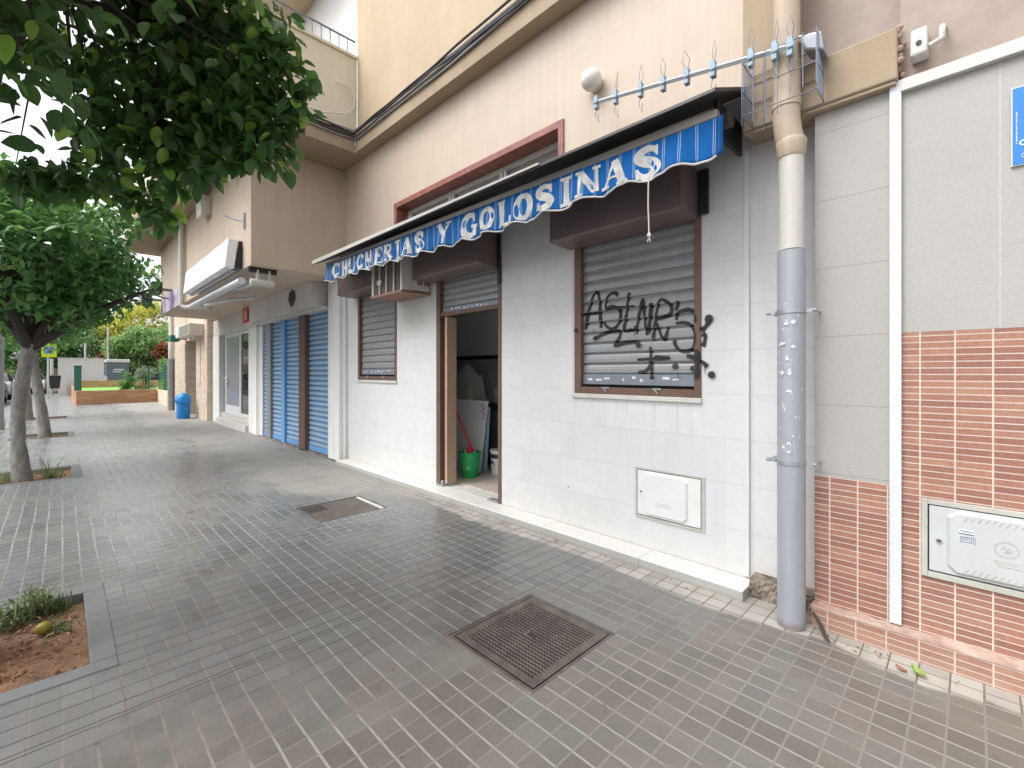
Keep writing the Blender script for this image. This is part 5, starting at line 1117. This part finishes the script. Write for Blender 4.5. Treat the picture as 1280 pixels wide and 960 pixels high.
a, b, c, d = COVERS[1]
M2 = thing('manhole_cover', ((a + b) / 2, (c + d) / 2, 0), 'smooth worn square cover with a pale edge strip in front of the doorway', 'manhole cover', 'square covers in the paving')
bx('lid', 'iron', M2, (a + .012, b - .012, c + .012, d - .06, -.05, -.004), bevel=0.004); bx('edge_strip', 'sill', M2, (a + .02, b - .02, d - .055, d - .02, -.05, -.001)); bx('bed', 'iron_dark', M2, (a, b, c, d, -.09, -.052), bevel=0)
k = MB()
for i in range(8):
    for j in range(8): k.box(a + .05 + i * .028, a + .068 + i * .028, c + .04 + j * .024, c + .054 + j * .024, -.0038, -.001)
k.build('studs', 'iron_dark', M2)
LB = thing('litter_bin', (-16.9, 2.62, 0), 'bright blue domed litter bin standing by the cream brick wall', 'litter bin')
MB().lathe((-16.9, 2.62, 0.003), [(.155, 0), (.17, .02), (.175, .48), (.165, .5)], 28).build('drum', 'bin_blue', LB, smooth=True)
MB().lathe((-16.9, 2.62, 0.50), [(.215, -.03), (.215, .06), (.20, .12), (.15, .21), (.08, .265), (.01, .28)], 28).build('dome', 'bin_blue', LB, smooth=True)
bx('slot', 'black', LB, (-16.95, -16.70, 2.41, 2.418, .52, .55), bevel=0)
def leafmesh(c, l, wd, az, curl, col, name, lab):
    m = MB(); n = 8; ca, sa = math.cos(az), math.sin(az); rows = []
    for i in range(n + 1):
        t = i / n; ww = wd * math.sin(PI * t ** 0.8) * (1 + .12 * math.sin(t * 20)); zz = .006 + curl * (t - .5) ** 2
        rows.append([m.v((c[0] + ca * l * (t - .5) - sa * s * ww, c[1] + sa * l * (t - .5) + ca * s * ww, zz + abs(s) * curl * .35)) for s in (-1, -.5, 0, .5, 1)])
    for r0, r1 in zip(rows, rows[1:]):
        for q in range(4): m.bm.faces.new((r0[q], r0[q + 1], r1[q + 1], r1[q]))
    o = m.build(name, col, smooth=True); s_ = o.modifiers.new('thick', 'SOLIDIFY'); s_.thickness = .001
    return tag(o, lab, 'leaf')
leafmesh((-0.175, 2.80), .066, .021, -0.7, .06, 'lime_leaf', 'fallen_leaf', 'lime green fallen leaf at the foot of the clay tiles')
leafmesh((-0.235, 2.79), .05, .013, -0.5, .03, 'brown_leaf', 'fallen_leaf', 'small brown fallen leaf beside the lime green leaf')
foliage('pavement_litter', 'brown_leaf', None, [(-3.2, 2.90, .006, 2.2, .05, .004, 40), (-0.4, 2.88, .006, .5, .05, .004, 22), (-2.2, 1.6, .005, 2.0, 1.3, .003, 26), (-5.5, .9, .005, 2.5, 1.0, .003, 24), (-12, 0.6, .006, 5, 1.5, .003, 50)], .022, 17, 0.0, .4)['kind'] = 'stuff'
tag(MB().tube([(-0.615, 2.925, .085), (-0.575, 2.89, .05), (-0.545, 2.85, .012), (-0.52, 2.82, .006)], [.006, .011, .010, .004], 7).build('bark_strip', 'bark_dark', smooth=True), 'curled strip of bark leaning by the foot of the drainpipe', 'bark')
r = random.Random(77)
tag(MB().ball((-3.62, -0.075, -.018), .036, 18, (1, 1, .92)).build('fallen_orange', 'orange_fruit', smooth=True), 'ripening orange lying on the soil of the nearest tree pit', 'orange')

# ================================================================== TREES AND PLANTS
def bark_tube(mb, pts, rad, seg=12, seed=0):
    r = random.Random(seed); P = [Vector(p) for p in pts]; Q = []; RR = []
    for i in range(len(P) - 1):
        for k in range(5):
            t = k / 5; p0, p1, p2, p3 = P[max(i - 1, 0)], P[i], P[i + 1], P[min(i + 2, len(P) - 1)]
            Q.append(0.5 * (2 * p1 + (p2 - p0) * t + (2 * p0 - 5 * p1 + 4 * p2 - p3) * t * t + (3 * p1 - p0 - 3 * p2 + p3) * t ** 3)); RR.append((rad[i] + (rad[i + 1] - rad[i]) * t) * r.uniform(.93, 1.07))
    Q.append(P[-1]); RR.append(rad[-1]); mb.tube(Q, RR, seg)
def crown_clumps(c, rx, ry, rz, n, seed, cr=0.42, per=170, zmin=None):
    r = random.Random(seed); out = []
    while len(out) < n:
        v = Vector((r.gauss(0, 1), r.gauss(0, 1), r.gauss(0, 1))).normalized() * r.uniform(.45, 1.0) ** .6
        p = (c[0] + v.x * rx, c[1] + v.y * ry, c[2] + v.z * rz)
        if zmin and p[2] < zmin: continue
        s = cr * r.uniform(.65, 1.2); out.append((*p, s * 1.15, s * 1.15, s * .8, int(per * (s / cr) ** 2)))
    return out
def twigs(mb, fork, clumps, r0, step=3):
    for i, c in enumerate(clumps):
        if i % step: continue
        p = Vector(c[:3]); q = Vector(fork); mid = q.lerp(p, .5) + Vector((0, 0, .12)); bark_tube(mb, [q, mid, p], [r0, r0 * .5, r0 * .15], 7, i)

# nearest tree: trunk just left of the frame, crown hanging into the top left
T1 = thing('orange_tree', (-3.50, -0.42, 0), 'nearest orange tree with large dark leaves hanging in at the top left', 'tree', 'orange trees along the pavement')
vis = [(-3.22, 1.02, 3.42, .18, .2, .22), (-3.30, .94, 3.14, .20, .20, .18), (-3.30, .95, 2.90, .20, .20, .16), (-3.39, .83, 3.30, .28, .28, .26), (-3.43, .80, 3.02, .26, .26, .22), (-3.27, .98, 3.62, .22, .22, .2),
       (-3.70, .67, 3.52, .30, .30, .28), (-3.70, .67, 3.14, .28, .28, .26), (-3.76, .61, 2.84, .20, .22, .16), (-3.83, .53, 3.30, .28, .28, .26), (-3.83, .53, 2.94, .26, .26, .20), (-4.0, .51, 2.50, .09, .09, .10), (-4.06, .44, 2.58, .10, .10, .08), (-3.96, .54, 2.70, .13, .13, .10), (-4.17, .33, 2.66, .12, .12, .10), (-4.27, .23, 2.72, .12, .12, .10), (-3.90, .61, 2.80, .12, .12, .10), (-3.10, 1.14, 3.30, .10, .10, .07), (-3.13, 1.10, 3.16, .10, .10, .08), (-3.17, 1.06, 3.02, .10, .10, .08), (-3.25, .98, 2.87, .09, .09, .06), (-3.35, .88, 2.86, .10, .10, .08), (-3.41, .81, 2.79, .11, .11, .07), (-3.55, .67, 2.75, .12, .12, .08), (-4.02, .08, 2.60, .12, .12, .07), (-4.15, -.08, 2.62, .13, .12, .07), (-4.28, -.2, 2.63, .12, .12, .07), (-3.97, .40, 3.62, .30, .30, .28),
       (-3.78, .30, 3.08, .28, .26, .24), (-3.82, .26, 2.78, .24, .24, .16), (-3.96, .12, 3.34, .22, .22, .18), (-3.98, .14, 2.98, .20, .20, .14), (-4.02, .08, 2.68, .20, .20, .12), (-4.14, -.07, 3.50, .26, .26, .24), (-4.18, -.10, 2.66, .20, .20, .10),
       (-4.36, -.28, 3.56, .2, .2, .16), (-4.30, -.22, 2.66, .20, .18, .10), (-3.55, .85, 3.75, .34, .34, .26), (-3.35, .5, 3.9, .4, .4, .3), (-3.9, .2, 3.95, .45, .45, .3), (-3.62, .62, 3.28, .3, .3, .3), (-3.75, .5, 2.98, .22, .22, .18)]
cl = [(*v, int(1900 * (v[3] * v[4] * v[5]) ** .667) + 12) for v in vis]
cl += [c_ for c_ in crown_clumps((-3.45, -.35, 3.75), 1.55, 1.45, 1.05, 130, 5, .40, 190, 2.55) if (c_[2] > 3.95 or c_[1] < -.75 or c_[0] > -3.2 and c_[1] < .1) and not (c_[0] > -2.9 and c_[1] > .3)][:80]
k = MB(); bark_tube(k, [(-3.50, -.42, -.06), (-3.53, -.40, .7), (-3.48, -.36, 1.4), (-3.46, -.34, 2.0)], [.16, .125, .115, .12], 16, 1)
k.build('trunk', 'bark', T1, smooth=True)
k = MB()
for e in ((-3.25, .75, 3.75), (-3.85, .45, 3.7), (-4.2, -.2, 3.75), (-3.0, -.9, 3.4), (-3.9, -1.1, 3.5), (-3.4, -.3, 4.1)): bark_tube(k, [(-3.46, -.34, 1.95), (-3.46 + (e[0] + 3.46) * .12, -.40 + (e[1] + .34) * .08, 2.8), (-3.46 + (e[0] + 3.46) * .45, -.34 + (e[1] + .34) * .4, 3.5), e], [.075, .055, .035, .012], 9, int(e[0] * 50) % 97)
twigs(k, (-3.5, -.0, 3.6), cl, .012, 3); k.build('branches', 'bark_dark', T1, smooth=True)
foliage('crown', 'leaf_orange_tree', T1, cl, .112, 3, .6, .56)
r = random.Random(15)
for (x, y, z) in ((-3.86, .32, 3.27), (-3.80, .37, 3.19), (-3.93, .26, 3.08), (-3.6, .66, 3.05), (-3.72, .5, 2.96), (-3.45, .82, 3.2)): MB().ball((x, y, z), .036, 16).build('green_orange', 'green_fruit', T1, smooth=True)

# second and third trees
T2 = thing('orange_tree', (-8.97, -0.38, 0), 'second orange tree along the pavement, thick grey trunk in the middle pit', 'tree', 'orange trees along the pavement')
k = MB(); bark_tube(k, [(-8.93, -.38, -.06), (-8.95, -.42, .45), (-9.0, -.42, .95), (-8.95, -.36, 1.45), (-8.86, -.30, 1.80)], [.105, .078, .070, .072, .08], 18, 3); k.build('trunk', 'bark', T2, smooth=True)
k = MB()
for e in ((-9.3, -1.0, 2.9), (-8.6, .3, 2.8), (-8.9, -.3, 3.3), (-9.5, .1, 2.8), (-8.2, -.7, 2.8), (-8.4, .9, 2.6)): bark_tube(k, [(-8.87, -.31, 1.72), ((-8.9 + e[0]) / 2, (-.32 + e[1]) / 2, (1.75 + e[2]) / 2 + .05), e], [.065, .045, .015], 10, int(abs(e[0]) * 31) % 89)
cl = crown_clumps((-8.95, -.45, 3.05), 1.5, 1.38, 1.0, 105, 21, .36, 150, 2.05); twigs(k, (-8.85, -.3, 2.5), cl, .02, 4)
k.build('branches', 'bark_dark', T2, smooth=True); foliage('crown', 'leaf_mid', T2, cl, .125, 6, .45, .5)
r = random.Random(31)
for q in range(16):
    c_ = r.choice(cl); v = Vector((c_[0] + .3, c_[1] + .25, c_[2] - .05)); MB().ball(v, .036, 12).build('green_orange', 'green_fruit', T2, smooth=True)
T3 = thing('orange_tree', (-14.40, -0.32, 0), 'third orange tree along the pavement, its leaning trunk right of the thicker one', 'tree', 'orange trees along the pavement')
k = MB(); bark_tube(k, [(-14.35, -.27, -.06), (-14.45, -.33, .6), (-14.55, -.42, 1.3), (-14.62, -.50, 1.95)], [.11, .088, .082, .09], 16, 5); k.build('trunk', 'bark', T3, smooth=True)
k = MB()
for e in ((-14.9, -1.2, 3.2), (-14.2, .5, 3.1), (-14.7, -.3, 3.6), (-15.3, .2, 3.1), (-13.9, -.8, 3.0)): bark_tube(k, [(-14.62, -.50, 1.9), ((-14.6 + e[0]) / 2, (-.4 + e[1]) / 2, (1.9 + e[2]) / 2 + .05), e], [.065, .045, .015], 9, int(abs(e[0]) * 31) % 89)
cl = crown_clumps((-14.6, -.55, 3.2), 1.6, 1.4, 1.0, 95, 33, .40, 130, 2.15); twigs(k, (-14.6, -.4, 2.6), cl, .022, 5)
k.build('branches', 'bark_dark', T3, smooth=True); foliage('crown', 'leaf_orange_tree', T3, cl, .115, 8, .45, .5)
T4 = thing('orange_tree', (-19.9, -0.35, 0), 'farthest orange tree along the pavement, mostly behind the nearer trunks', 'tree', 'orange trees along the pavement')
k = MB(); bark_tube(k, [(-19.9, -.75, -.06), (-19.95, -.8, 1.0), (-19.9, -.75, 1.9)], [.15, .12, .11], 12, 9); k.build('trunk', 'bark', T4, smooth=True)
foliage('crown', 'leaf_mid', T4, crown_clumps((-19.9, -.6, 3.1), 1.5, 1.5, 1.0, 60, 41, .45, 110, 2.1), .12, 10, .45, .5)

# weeds in the pits
def weeds(name, spots, seed, lab=None):
    rg = np.random.default_rng(seed); m = MB()
    for (x, y, rad, n, h) in spots:
        for _ in range(n):
            a = rg.random() * 6.28; q = rad * rg.random() ** .6; bx_, by_ = x + q * math.cos(a), y + q * math.sin(a)
            dz = h * (.4 + .8 * rg.random()); az = rg.random() * 6.28; le = dz * (.2 + .8 * rg.random()); w_ = .003 + .004 * rg.random()
            c, s = math.cos(az), math.sin(az); z0 = -.058
            pts = [(0, 0), (.35, .55), (.75, .9), (1, .85 + .2 * rg.random())]; prev = None
            for i, (f, g) in enumerate(pts):
                ww = w_ * (1 - .75 * i / 3); p = (bx_ + c * le * f, by_ + s * le * f, z0 + dz * g); A = (p[0] - s * ww, p[1] + c * ww, p[2]); B = (p[0] + s * ww, p[1] - c * ww, p[2])
                cur = (m.v(A), m.v(B))
                if prev: m.bm.faces.new((prev[0], prev[1], cur[1], cur[0]))
                prev = cur
    return tag(m.build(name, 'weed'), kind='stuff')
weeds('weeds', [(-3.93, -.10, .08, 70, .17), (-3.88, -.22, .10, 50, .14), (-3.92, -.01, .05, 26, .10), (-3.72, .04, .14, 34, .06), (-3.50, -.02, .10, 16, .05), (-3.42, -.34, .08, 40, .10), (-3.22, -.38, .07, 26, .09), (-3.6, -.5, .2, 60, .13), (-3.85, -.55, .15, 60, .16)], 5)
weeds('weeds', [(-9.1, -.5, .22, 110, .12), (-9.35, -.2, .12, 60, .08), (-8.8, -.08, .12, 60, .14), (-8.85, -.60, .2, 90, .13), (-8.75, -.14, .05, 30, .3)], 6)
weeds('weeds', [(-14.5, -.02, .2, 60, .1), (-14.2, -.4, .3, 80, .1)], 7)
foliage('weed_leaves', 'weed', None, [(-3.92, -.12, .03, .10, .10, .09, 170), (-3.86, -.24, .01, .12, .10, .07, 140), (-3.42, -.30, -.01, .11, .08, .05, 120), (-3.6, -.02, -.035, .10, .06, .02, 60), (-3.22, -.33, -.01, .08, .06, .05, 80)], .032, 12, .1, .4)['kind'] = 'stuff'
m = MB(); r = random.Random(21)
for _ in range(160):
    a, b, c, d = PITS[0]; s_ = r.uniform(.004, .016); m.ball((r.uniform(a + .02, b - .02), r.uniform(c, d - .02), -.052 + s_ * .3), s_, 6, (1, r.uniform(.6, 1), r.uniform(.5, .9)))
tag(m.build('soil_clods', 'soil'), kind='stuff')
foliage('leaf_litter', 'brown_leaf', None, [(-3.6, -.1, -.044, .35, .16, .008, 130), (-3.3, -.25, -.044, .25, .15, .008, 80), (-9.0, -.3, -.044, .4, .3, .008, 80)], .03, 14, 0.0, .4)['kind'] = 'stuff'

# ================================================================== FAR END OF THE STREET
PLT = thing('planter_wall', (-27.2, 1.8, 0), 'low orange brick planter wall across the far end of the pavement', 'planter')
MB().hexa([(-26.9, .42, 0), (-27.6, 3.25, 0), (-27.8, 3.2, 0), (-27.1, .37, 0)], [(-26.9, .42, .60), (-27.6, 3.25, .60), (-27.8, 3.2, .60), (-27.1, .37, .60)]).build('front_wall', 'orange_brick', PLT)
MB().box(-40, -27.11, .37, .57, 0, .60).build('side_wall', 'orange_brick', PLT)
MB().hexa([(-27.6, 3.26, 0), (-21.3, 2.96, 0), (-21.3, 3.16, 0), (-27.6, 3.46, 0)], [(-27.6, 3.26, .58), (-21.3, 2.96, .58), (-21.3, 3.16, .58), (-27.6, 3.46, .58)]).build('return_wall', 'cream_brick', PLT)
m = MB(); m.quad((-36, .56, .52), (-27.2, .56, .52), (-27.7, 3.3, .52), (-36, 3.3, .52)); m.quad((-36, 3.3, .45), (-22, 3.3, .45), (-22, 9, .45), (-36, 9, .45)); tag(m.build('lawn', 'lawn'), kind='structure')
m = MB().box(-36.3, -36.0, .58, 9, 0, .92); tag(m.build('brick_wall', 'orange_brick'), 'long low orange brick wall behind the little lawn', 'wall')
GP = thing('green_post', (-27.6, .46, .6), 'green metal cabinet standing at the corner of the orange brick planter', 'cabinet')
MB().box(-28.0, -27.5, .36, .60, .3, 1.66).build('body', 'green_metal', GP, bevel=.02); MB().box(-28.04, -27.46, .34, .62, 1.662, 1.70).build('cap', 'green_metal', GP, bevel=.01)
WF = thing('white_wall', (-40, 1, 0), 'whitewashed block wall beyond the planter left of the dark container', 'wall')
MB().box(-40.2, -40.0, -.2, 1.94, 0, 2.27).build('wall', 'far_white', WF); MB().box(-40.24, -39.96, -.22, 1.96, 2.271, 2.32).build('coping', 'far_white', WF)
LW = MB().box(-38.4, -38.2, .2, 2.0, 0, 1.15); tag(LW.build('white_wall', 'far_white'), 'lower whitewashed wall in front of the block wall beyond the planter', 'wall')
CN = thing('recycling_container', (-40, 2.65, 0), 'dark grey container with a white lid beyond the planter', 'container')
MB().box(-41.5, -40.0, 2.07, 3.20, 0.05, 2.06).build('body', 'container', CN, bevel=.03); MB().box(-41.55, -39.95, 2.03, 3.25, 2.065, 2.27).build('lid', 'far_white', CN, bevel=.04); MB().box(-39.995, -39.98, 2.4, 2.95, 1.55, 1.62).box(-39.995, -39.98, 2.35, 2.8, 1.42, 1.47).build('markings', 'sign_white', CN)
for i, (y, l) in enumerate(((1.12, 'thin pale pole above the white wall, left of two'), (2.30, 'thin pale pole above the dark container, right of two'))):
    tag(MB().tube([(-43, y, 0), (-43, y, 4.6)], .06, 10).build('pole', 'pole', smooth=True), l, 'pole', 'pale poles')
DF = thing('mesh_fence', (-26, 3.0, .5), 'dark green mesh fence panel and posts on the planter wall by the drainpipe', 'fence')
[MB().box(*q_).build('post', 'green_metal', DF) for q_ in ((-27.85, -27.78, 2.9, 2.97, .58, 1.70), (-27.8, -27.73, 3.32, 3.39, .3, 1.8))]; k = MB()
for i in range(30): k.tube([(-27.7 + i * .2, 3.36, .45), (-27.7 + i * .2, 3.36, 1.75)], .012, 5)
for i in range(16): k.tube([(-27.7, 3.36, .5 + i * .08), (-21.5, 3.36, .5 + i * .08)], .012, 5)
k.build('mesh', 'green_metal', DF)
FB = thing('dark_fence', (-47, 4, 0), 'dark screening fence under the trees behind the container', 'fence')
MB().box(-46.1, -46.0, 2.6, 9, 0, 2.25).build('screen', 'fence_dark', FB); [MB().box(-45.99, -45.9, y_, y_ + .22, 0, 2.3).build('post', 'pole', FB) for y_ in (4.7, 6.4)]
FT = thing('tan_fence', (-56, -4, 0), 'tan fence with pale posts across the far road behind the parked white car', 'fence')
k = MB()
for i in range(46): k.box(-56.0, -55.9, -16 + i * .36, -16 + i * .36 + .26, .5, 2.3)
k.build('boards', 'fence_tan', FT); MB().box(-56.1, -55.85, -16.2, .6, 0, .6).build('base', 'far_white', FT)
[MB().box(-55.88, -55.7, -16 + i * 2.4, -16 + i * 2.4 + .3, 0, 2.5).build('post', 'far_white', FT) for i in range(7)]
# lamp post, crossing sign, bin
LP = thing('lamp_post', (-16.85, -1.16, 0), 'grey lamp post cut by the left edge of the picture', 'lamp post')
MB().tube([(-16.85, -1.16, 0), (-16.85, -1.16, .25)], .15, 20).build('base', 'galv', LP, smooth=True); MB().tube([(-16.85, -1.16, .25), (-16.85, -1.16, 2.66)], .135, 20).build('lower_column', 'lamp_post', LP, smooth=True)
MB().lathe((-16.85, -1.16, 2.66), [(.135, 0), (.13, .04), (.09, .09)], 20).build('collar', 'lamp_post', LP, smooth=True); MB().tube([(-16.85, -1.16, 2.74), (-16.85, -1.16, 7.0), (-16.85, -1.5, 7.5), (-16.85, -2.5, 7.8)], .07, 14).build('upper_column', 'lamp_post', LP, smooth=True)
MB().box(-16.98, -16.72, -3.2, -2.5, 7.74, 7.88).build('lamp_head', 'galv', LP, bevel=.04)
SGN = thing('crossing_sign', (-35, -.5, 0), 'yellow pedestrian crossing sign with a blue square seen between the trunks', 'sign')
MB().tube([(-35.05, -.55, 0), (-35.05, -.55, 3.0)], .04, 10).build('pole', 'pole', SGN, smooth=True); p_ = MB().box(-35.0, -34.97, -.80, -.22, 2.22, 3.0).build('yellow_panel', 'yellow', SGN, bevel=.01)
MB().box(-34.968, -34.96, -.70, -.34, 2.42, 2.80).build('blue_square', 'sign_blue', p_); ym = lambda y, z, k: (-34.957 + k * .001, y, z)
k = MB(); ribbon(k, [(-.67, 2.45), (-.52, 2.78), (-.37, 2.45)], .02, ym, 0); disc(k, (-.52, 2.68), .035, ym, 1); ribbon(k, [(-.52, 2.65), (-.51, 2.56), (-.45, 2.48)], .03, ym, 2); ribbon(k, [(-.51, 2.56), (-.58, 2.48)], .03, ym, 3); k.build('walking_figure', 'sign_white', p_)
BN = thing('wheeled_bin', (-38, -.3, 0), 'black litter basket on a pale post at the far kerb', 'litter bin')
MB().prism([(-.50, .45), (-.12, .45), (-.05, 1.22), (-.57, 1.22)], -38.1, -37.7, 'x').build('basket', 'black', BN, bevel=.02); MB().tube([(-38.2, -.45, 0), (-38.2, -.45, 2.2)], .07, 10).build('post', 'pole', BN, smooth=True)
# shrubs on the planter
def shrub(c, rx, rz, n, mat, lab, size, seed, grp='shrubs on the little lawn'):
    t = thing('shrub', c, lab, 'shrub', grp)
    k = MB(); r = random.Random(seed)
    for i in range(6): k.tube([c, (c[0] + r.uniform(-.5, .5) * rx, c[1] + r.uniform(-.5, .5) * rx, c[2] + rz * 1.1)], .012, 5)
    k.build('stems', 'bark_dark', t); foliage('leaves', mat, t, [(c[0] + r.uniform(-.6, .6) * rx, c[1] + r.uniform(-.6, .6) * rx, c[2] + rz * r.uniform(.25, 1.5), rx * .5, rx * .5, rz * .4, n // 8) for i in range(8)], size, seed + 1, -.3, .3)
shrub((-28.6, 2.25, .45), .42, .55, 700, 'leaf_mid', 'leafy green shrub in the middle of the planter edge', .14, 61)
shrub((-29.2, 2.95, .45), .50, .70, 800, 'leaf_grey', 'grey green shrub on the lawn left of the dark fence post', .13, 63)
shrub((-28.1, 2.62, .45), .35, .18, 350, 'weed', 'low pale green plant between the two taller shrubs', .12, 65)
shrub((-26.4, 3.55, .45), .45, .9, 800, 'leaf_green', 'bright green climbing shrub behind the mesh fence', .13, 67)
# far trees
def far_tree(x, y, h, r_, mat, lab, seed, zc=None, n=46):
    t = thing('roadside_tree', (x, y, 0), lab, 'tree', 'trees beyond the far end of the street'); zc = zc or h - r_ * .9
    k = MB(); bark_tube(k, [(x, y, -.1), (x + .1, y, zc * .5), (x, y + .1, zc)], [.22, .17, .10], 10, seed)
    cl = crown_clumps((x, y, zc), r_, r_, r_ * .85, n, seed, r_ * .34, 120); twigs(k, (x, y, zc * .8), cl, .06, 5); k.build('trunk', 'bark_dark', t, smooth=True)
    foliage('crown', mat, t, cl, .30, seed, .3, .5)
far_tree(-50, 4.3, 7.3, 2.6, 'leaf_yellow', 'yellow autumn tree right of the street trees', 71, 5.1)
far_tree(-47, 6.3, 5.6, 2.2, 'leaf_green', 'light green tree beside the dark drainpipe', 73, 3.4)
far_tree(-44, 4.2, 4.8, 1.7, 'leaf_green', 'light green low tree behind the shrubs', 75, 3.2)
far_tree(-52, 1.2, 6.0, 2.6, 'leaf_green', 'dark green tree behind the white wall', 77, 3.7)
far_tree(-50, -1.5, 5.4, 2.3, 'leaf_mid', 'mid green tree above the crossing sign', 79, 3.4)
far_tree(-58, -5.5, 8, 3.2, 'leaf_mid', 'green tree behind the tan fence', 81)
far_tree(-60, 8.5, 6.5, 2.8, 'leaf_mid', 'broad green tree far behind the dark fence', 83)
far_tree(-42, 5.6, 3.6, .8, 'leaf_rust', 'small rust red tree in front of the dark fence', 85, 2.9, 16)
far_tree(-48, 3.0, 3.9, 1.1, 'leaf_rust', 'rust brown shrubby tree behind the container', 87, 2.9, 18)
far_tree(-58, -11.5, 8, 3.2, 'leaf_green', 'pale green tree at the bend of the far road', 89)
far_tree(-30, -13.5, 6.5, 2.6, 'leaf_mid', 'green tree on the opposite pavement reflected in the shop window', 91)
far_tree(-41, -13.5, 6.8, 2.7, 'leaf_mid', 'second green tree on the opposite pavement beyond the parked cars', 93)
OF = thing('garden_wall', (-30, -15, 0), 'pale slatted garden wall along the opposite pavement', 'wall')
k = MB(); [k.box(-60 + i * .5, -60 + i * .5 + .32, -15.1, -15.0, .7, 2.4) for i in range(100)]; k.build('slats', 'fence_tan', OF); MB().box(-60, -10, -15.2, -14.95, -.1, .7).build('base', 'far_white', OF)
# parked cars
def car(name, loc, paint, lab):
    t = thing(name, loc, lab, 'car', 'cars parked along the kerb'); x, y, z = loc; Wd = .86
    prof = [(-2.05, .30), (-2.08, .62), (-2.0, .86), (-1.55, .95), (-1.0, .98), (.9, 1.0), (1.5, .98), (1.95, .84), (2.08, .60), (2.05, .30)]
    k = MB(); rows = []
    for f, s in ((-1, 1), (-.94, 1.0)): pass
    for sy, sc_, dz in ((-Wd, .985, .0), (-Wd * .9, 1.0, .02), (0, 1.015, .03), (Wd * .9, 1.0, .02), (Wd, .985, .0)): rows.append([k.v((x + px * sc_, y + sy, z + pz + (dz if pz > .8 else 0))) for px, pz in prof])
    for a_, b_ in zip(rows, rows[1:]):
        for i in range(len(prof)): k.bm.faces.new((a_[i], a_[(i + 1) % len(prof)], b_[(i + 1) % len(prof)], b_[i]))
    k.bm.faces.new(rows[0][::-1]); k.bm.faces.new(rows[-1]); body = k.build('body', paint, t, bevel=.03, smooth=True)
    cab = [(-1.75, .96), (-1.40, 1.36), (-.9, 1.46), (.2, 1.46), (.55, 1.36), (1.12, .98)]
    k = MB(); A = [k.v((x + px, y - Wd * .92 + (pz - .96) * .34, z + pz)) for px, pz in cab]; B = [k.v((x + px, y + Wd * .92 - (pz - .96) * .34, z + pz)) for px, pz in cab]
    k.bm.faces.new(A[::-1]); k.bm.faces.new(B)
    for i in range(6): k.bm.faces.new((A[i], A[(i + 1) % 6], B[(i + 1) % 6], B[i]))
    k.build('windows', 'glass', t, bevel=.02)
    MB().hexa([(x - 1.42, y - .62, z + 1.40), (x + .25, y - .62, z + 1.47), (x + .25, y + .62, z + 1.47), (x - 1.42, y + .62, z + 1.40)], [(x - 1.0, y - .58, z + 1.49), (x + .15, y - .58, z + 1.50), (x + .15, y + .58, z + 1.50), (x - 1.0, y + .58, z + 1.49)]).build('roof', paint, t, bevel=.03)
    for sx in (-1.28, 1.28):
        for sy in (-1, 1):
            w_ = MB().tube([(x + sx, y + sy * .66, z + .31), (x + sx, y + sy * .87, z + .31)], .31, 24).build('wheel', 'tyre', t, bevel=.02); MB().tube([(x + sx, y + sy * .86, z + .31), (x + sx, y + sy * .876, z + .31)], .20, 20).build('rim', 'rim', w_)
    for sy in (-1, 1):
        MB().box(x + 1.99, x + 2.085, y + sy * .5 - .17, y + sy * .5 + .17, z + .62, z + .76).build('tail_lamp', 'tail_red', t, bevel=.02); MB().box(x - 2.085, x - 1.99, y + sy * .5 - .18, y + sy * .5 + .18, z + .62, z + .75).build('head_lamp', 'head_clear', t, bevel=.02)
    MB().box(x + 2.07, x + 2.095, y - .26, y + .26, z + .46, z + .57).build('number_plate', 'sign_white', t); MB().box(x + 2.0, x + 2.11, y - .8, y + .8, z + .26, z + .42).build('bumper', 'black', t, bevel=.03)
car('parked_car', (-49, -1.75, -.13), 'car_white', 'white hatchback parked along the kerb beyond the tree trunks')
car('parked_car', (-39.5, -2.9, -.13), 'car_silver', 'silver hatchback parked along the kerb in the shop window reflection')
car('parked_car', (-33.5, -2.9, -.13), 'car_dark', 'dark blue hatchback parked along the kerb nearest the orange trees')
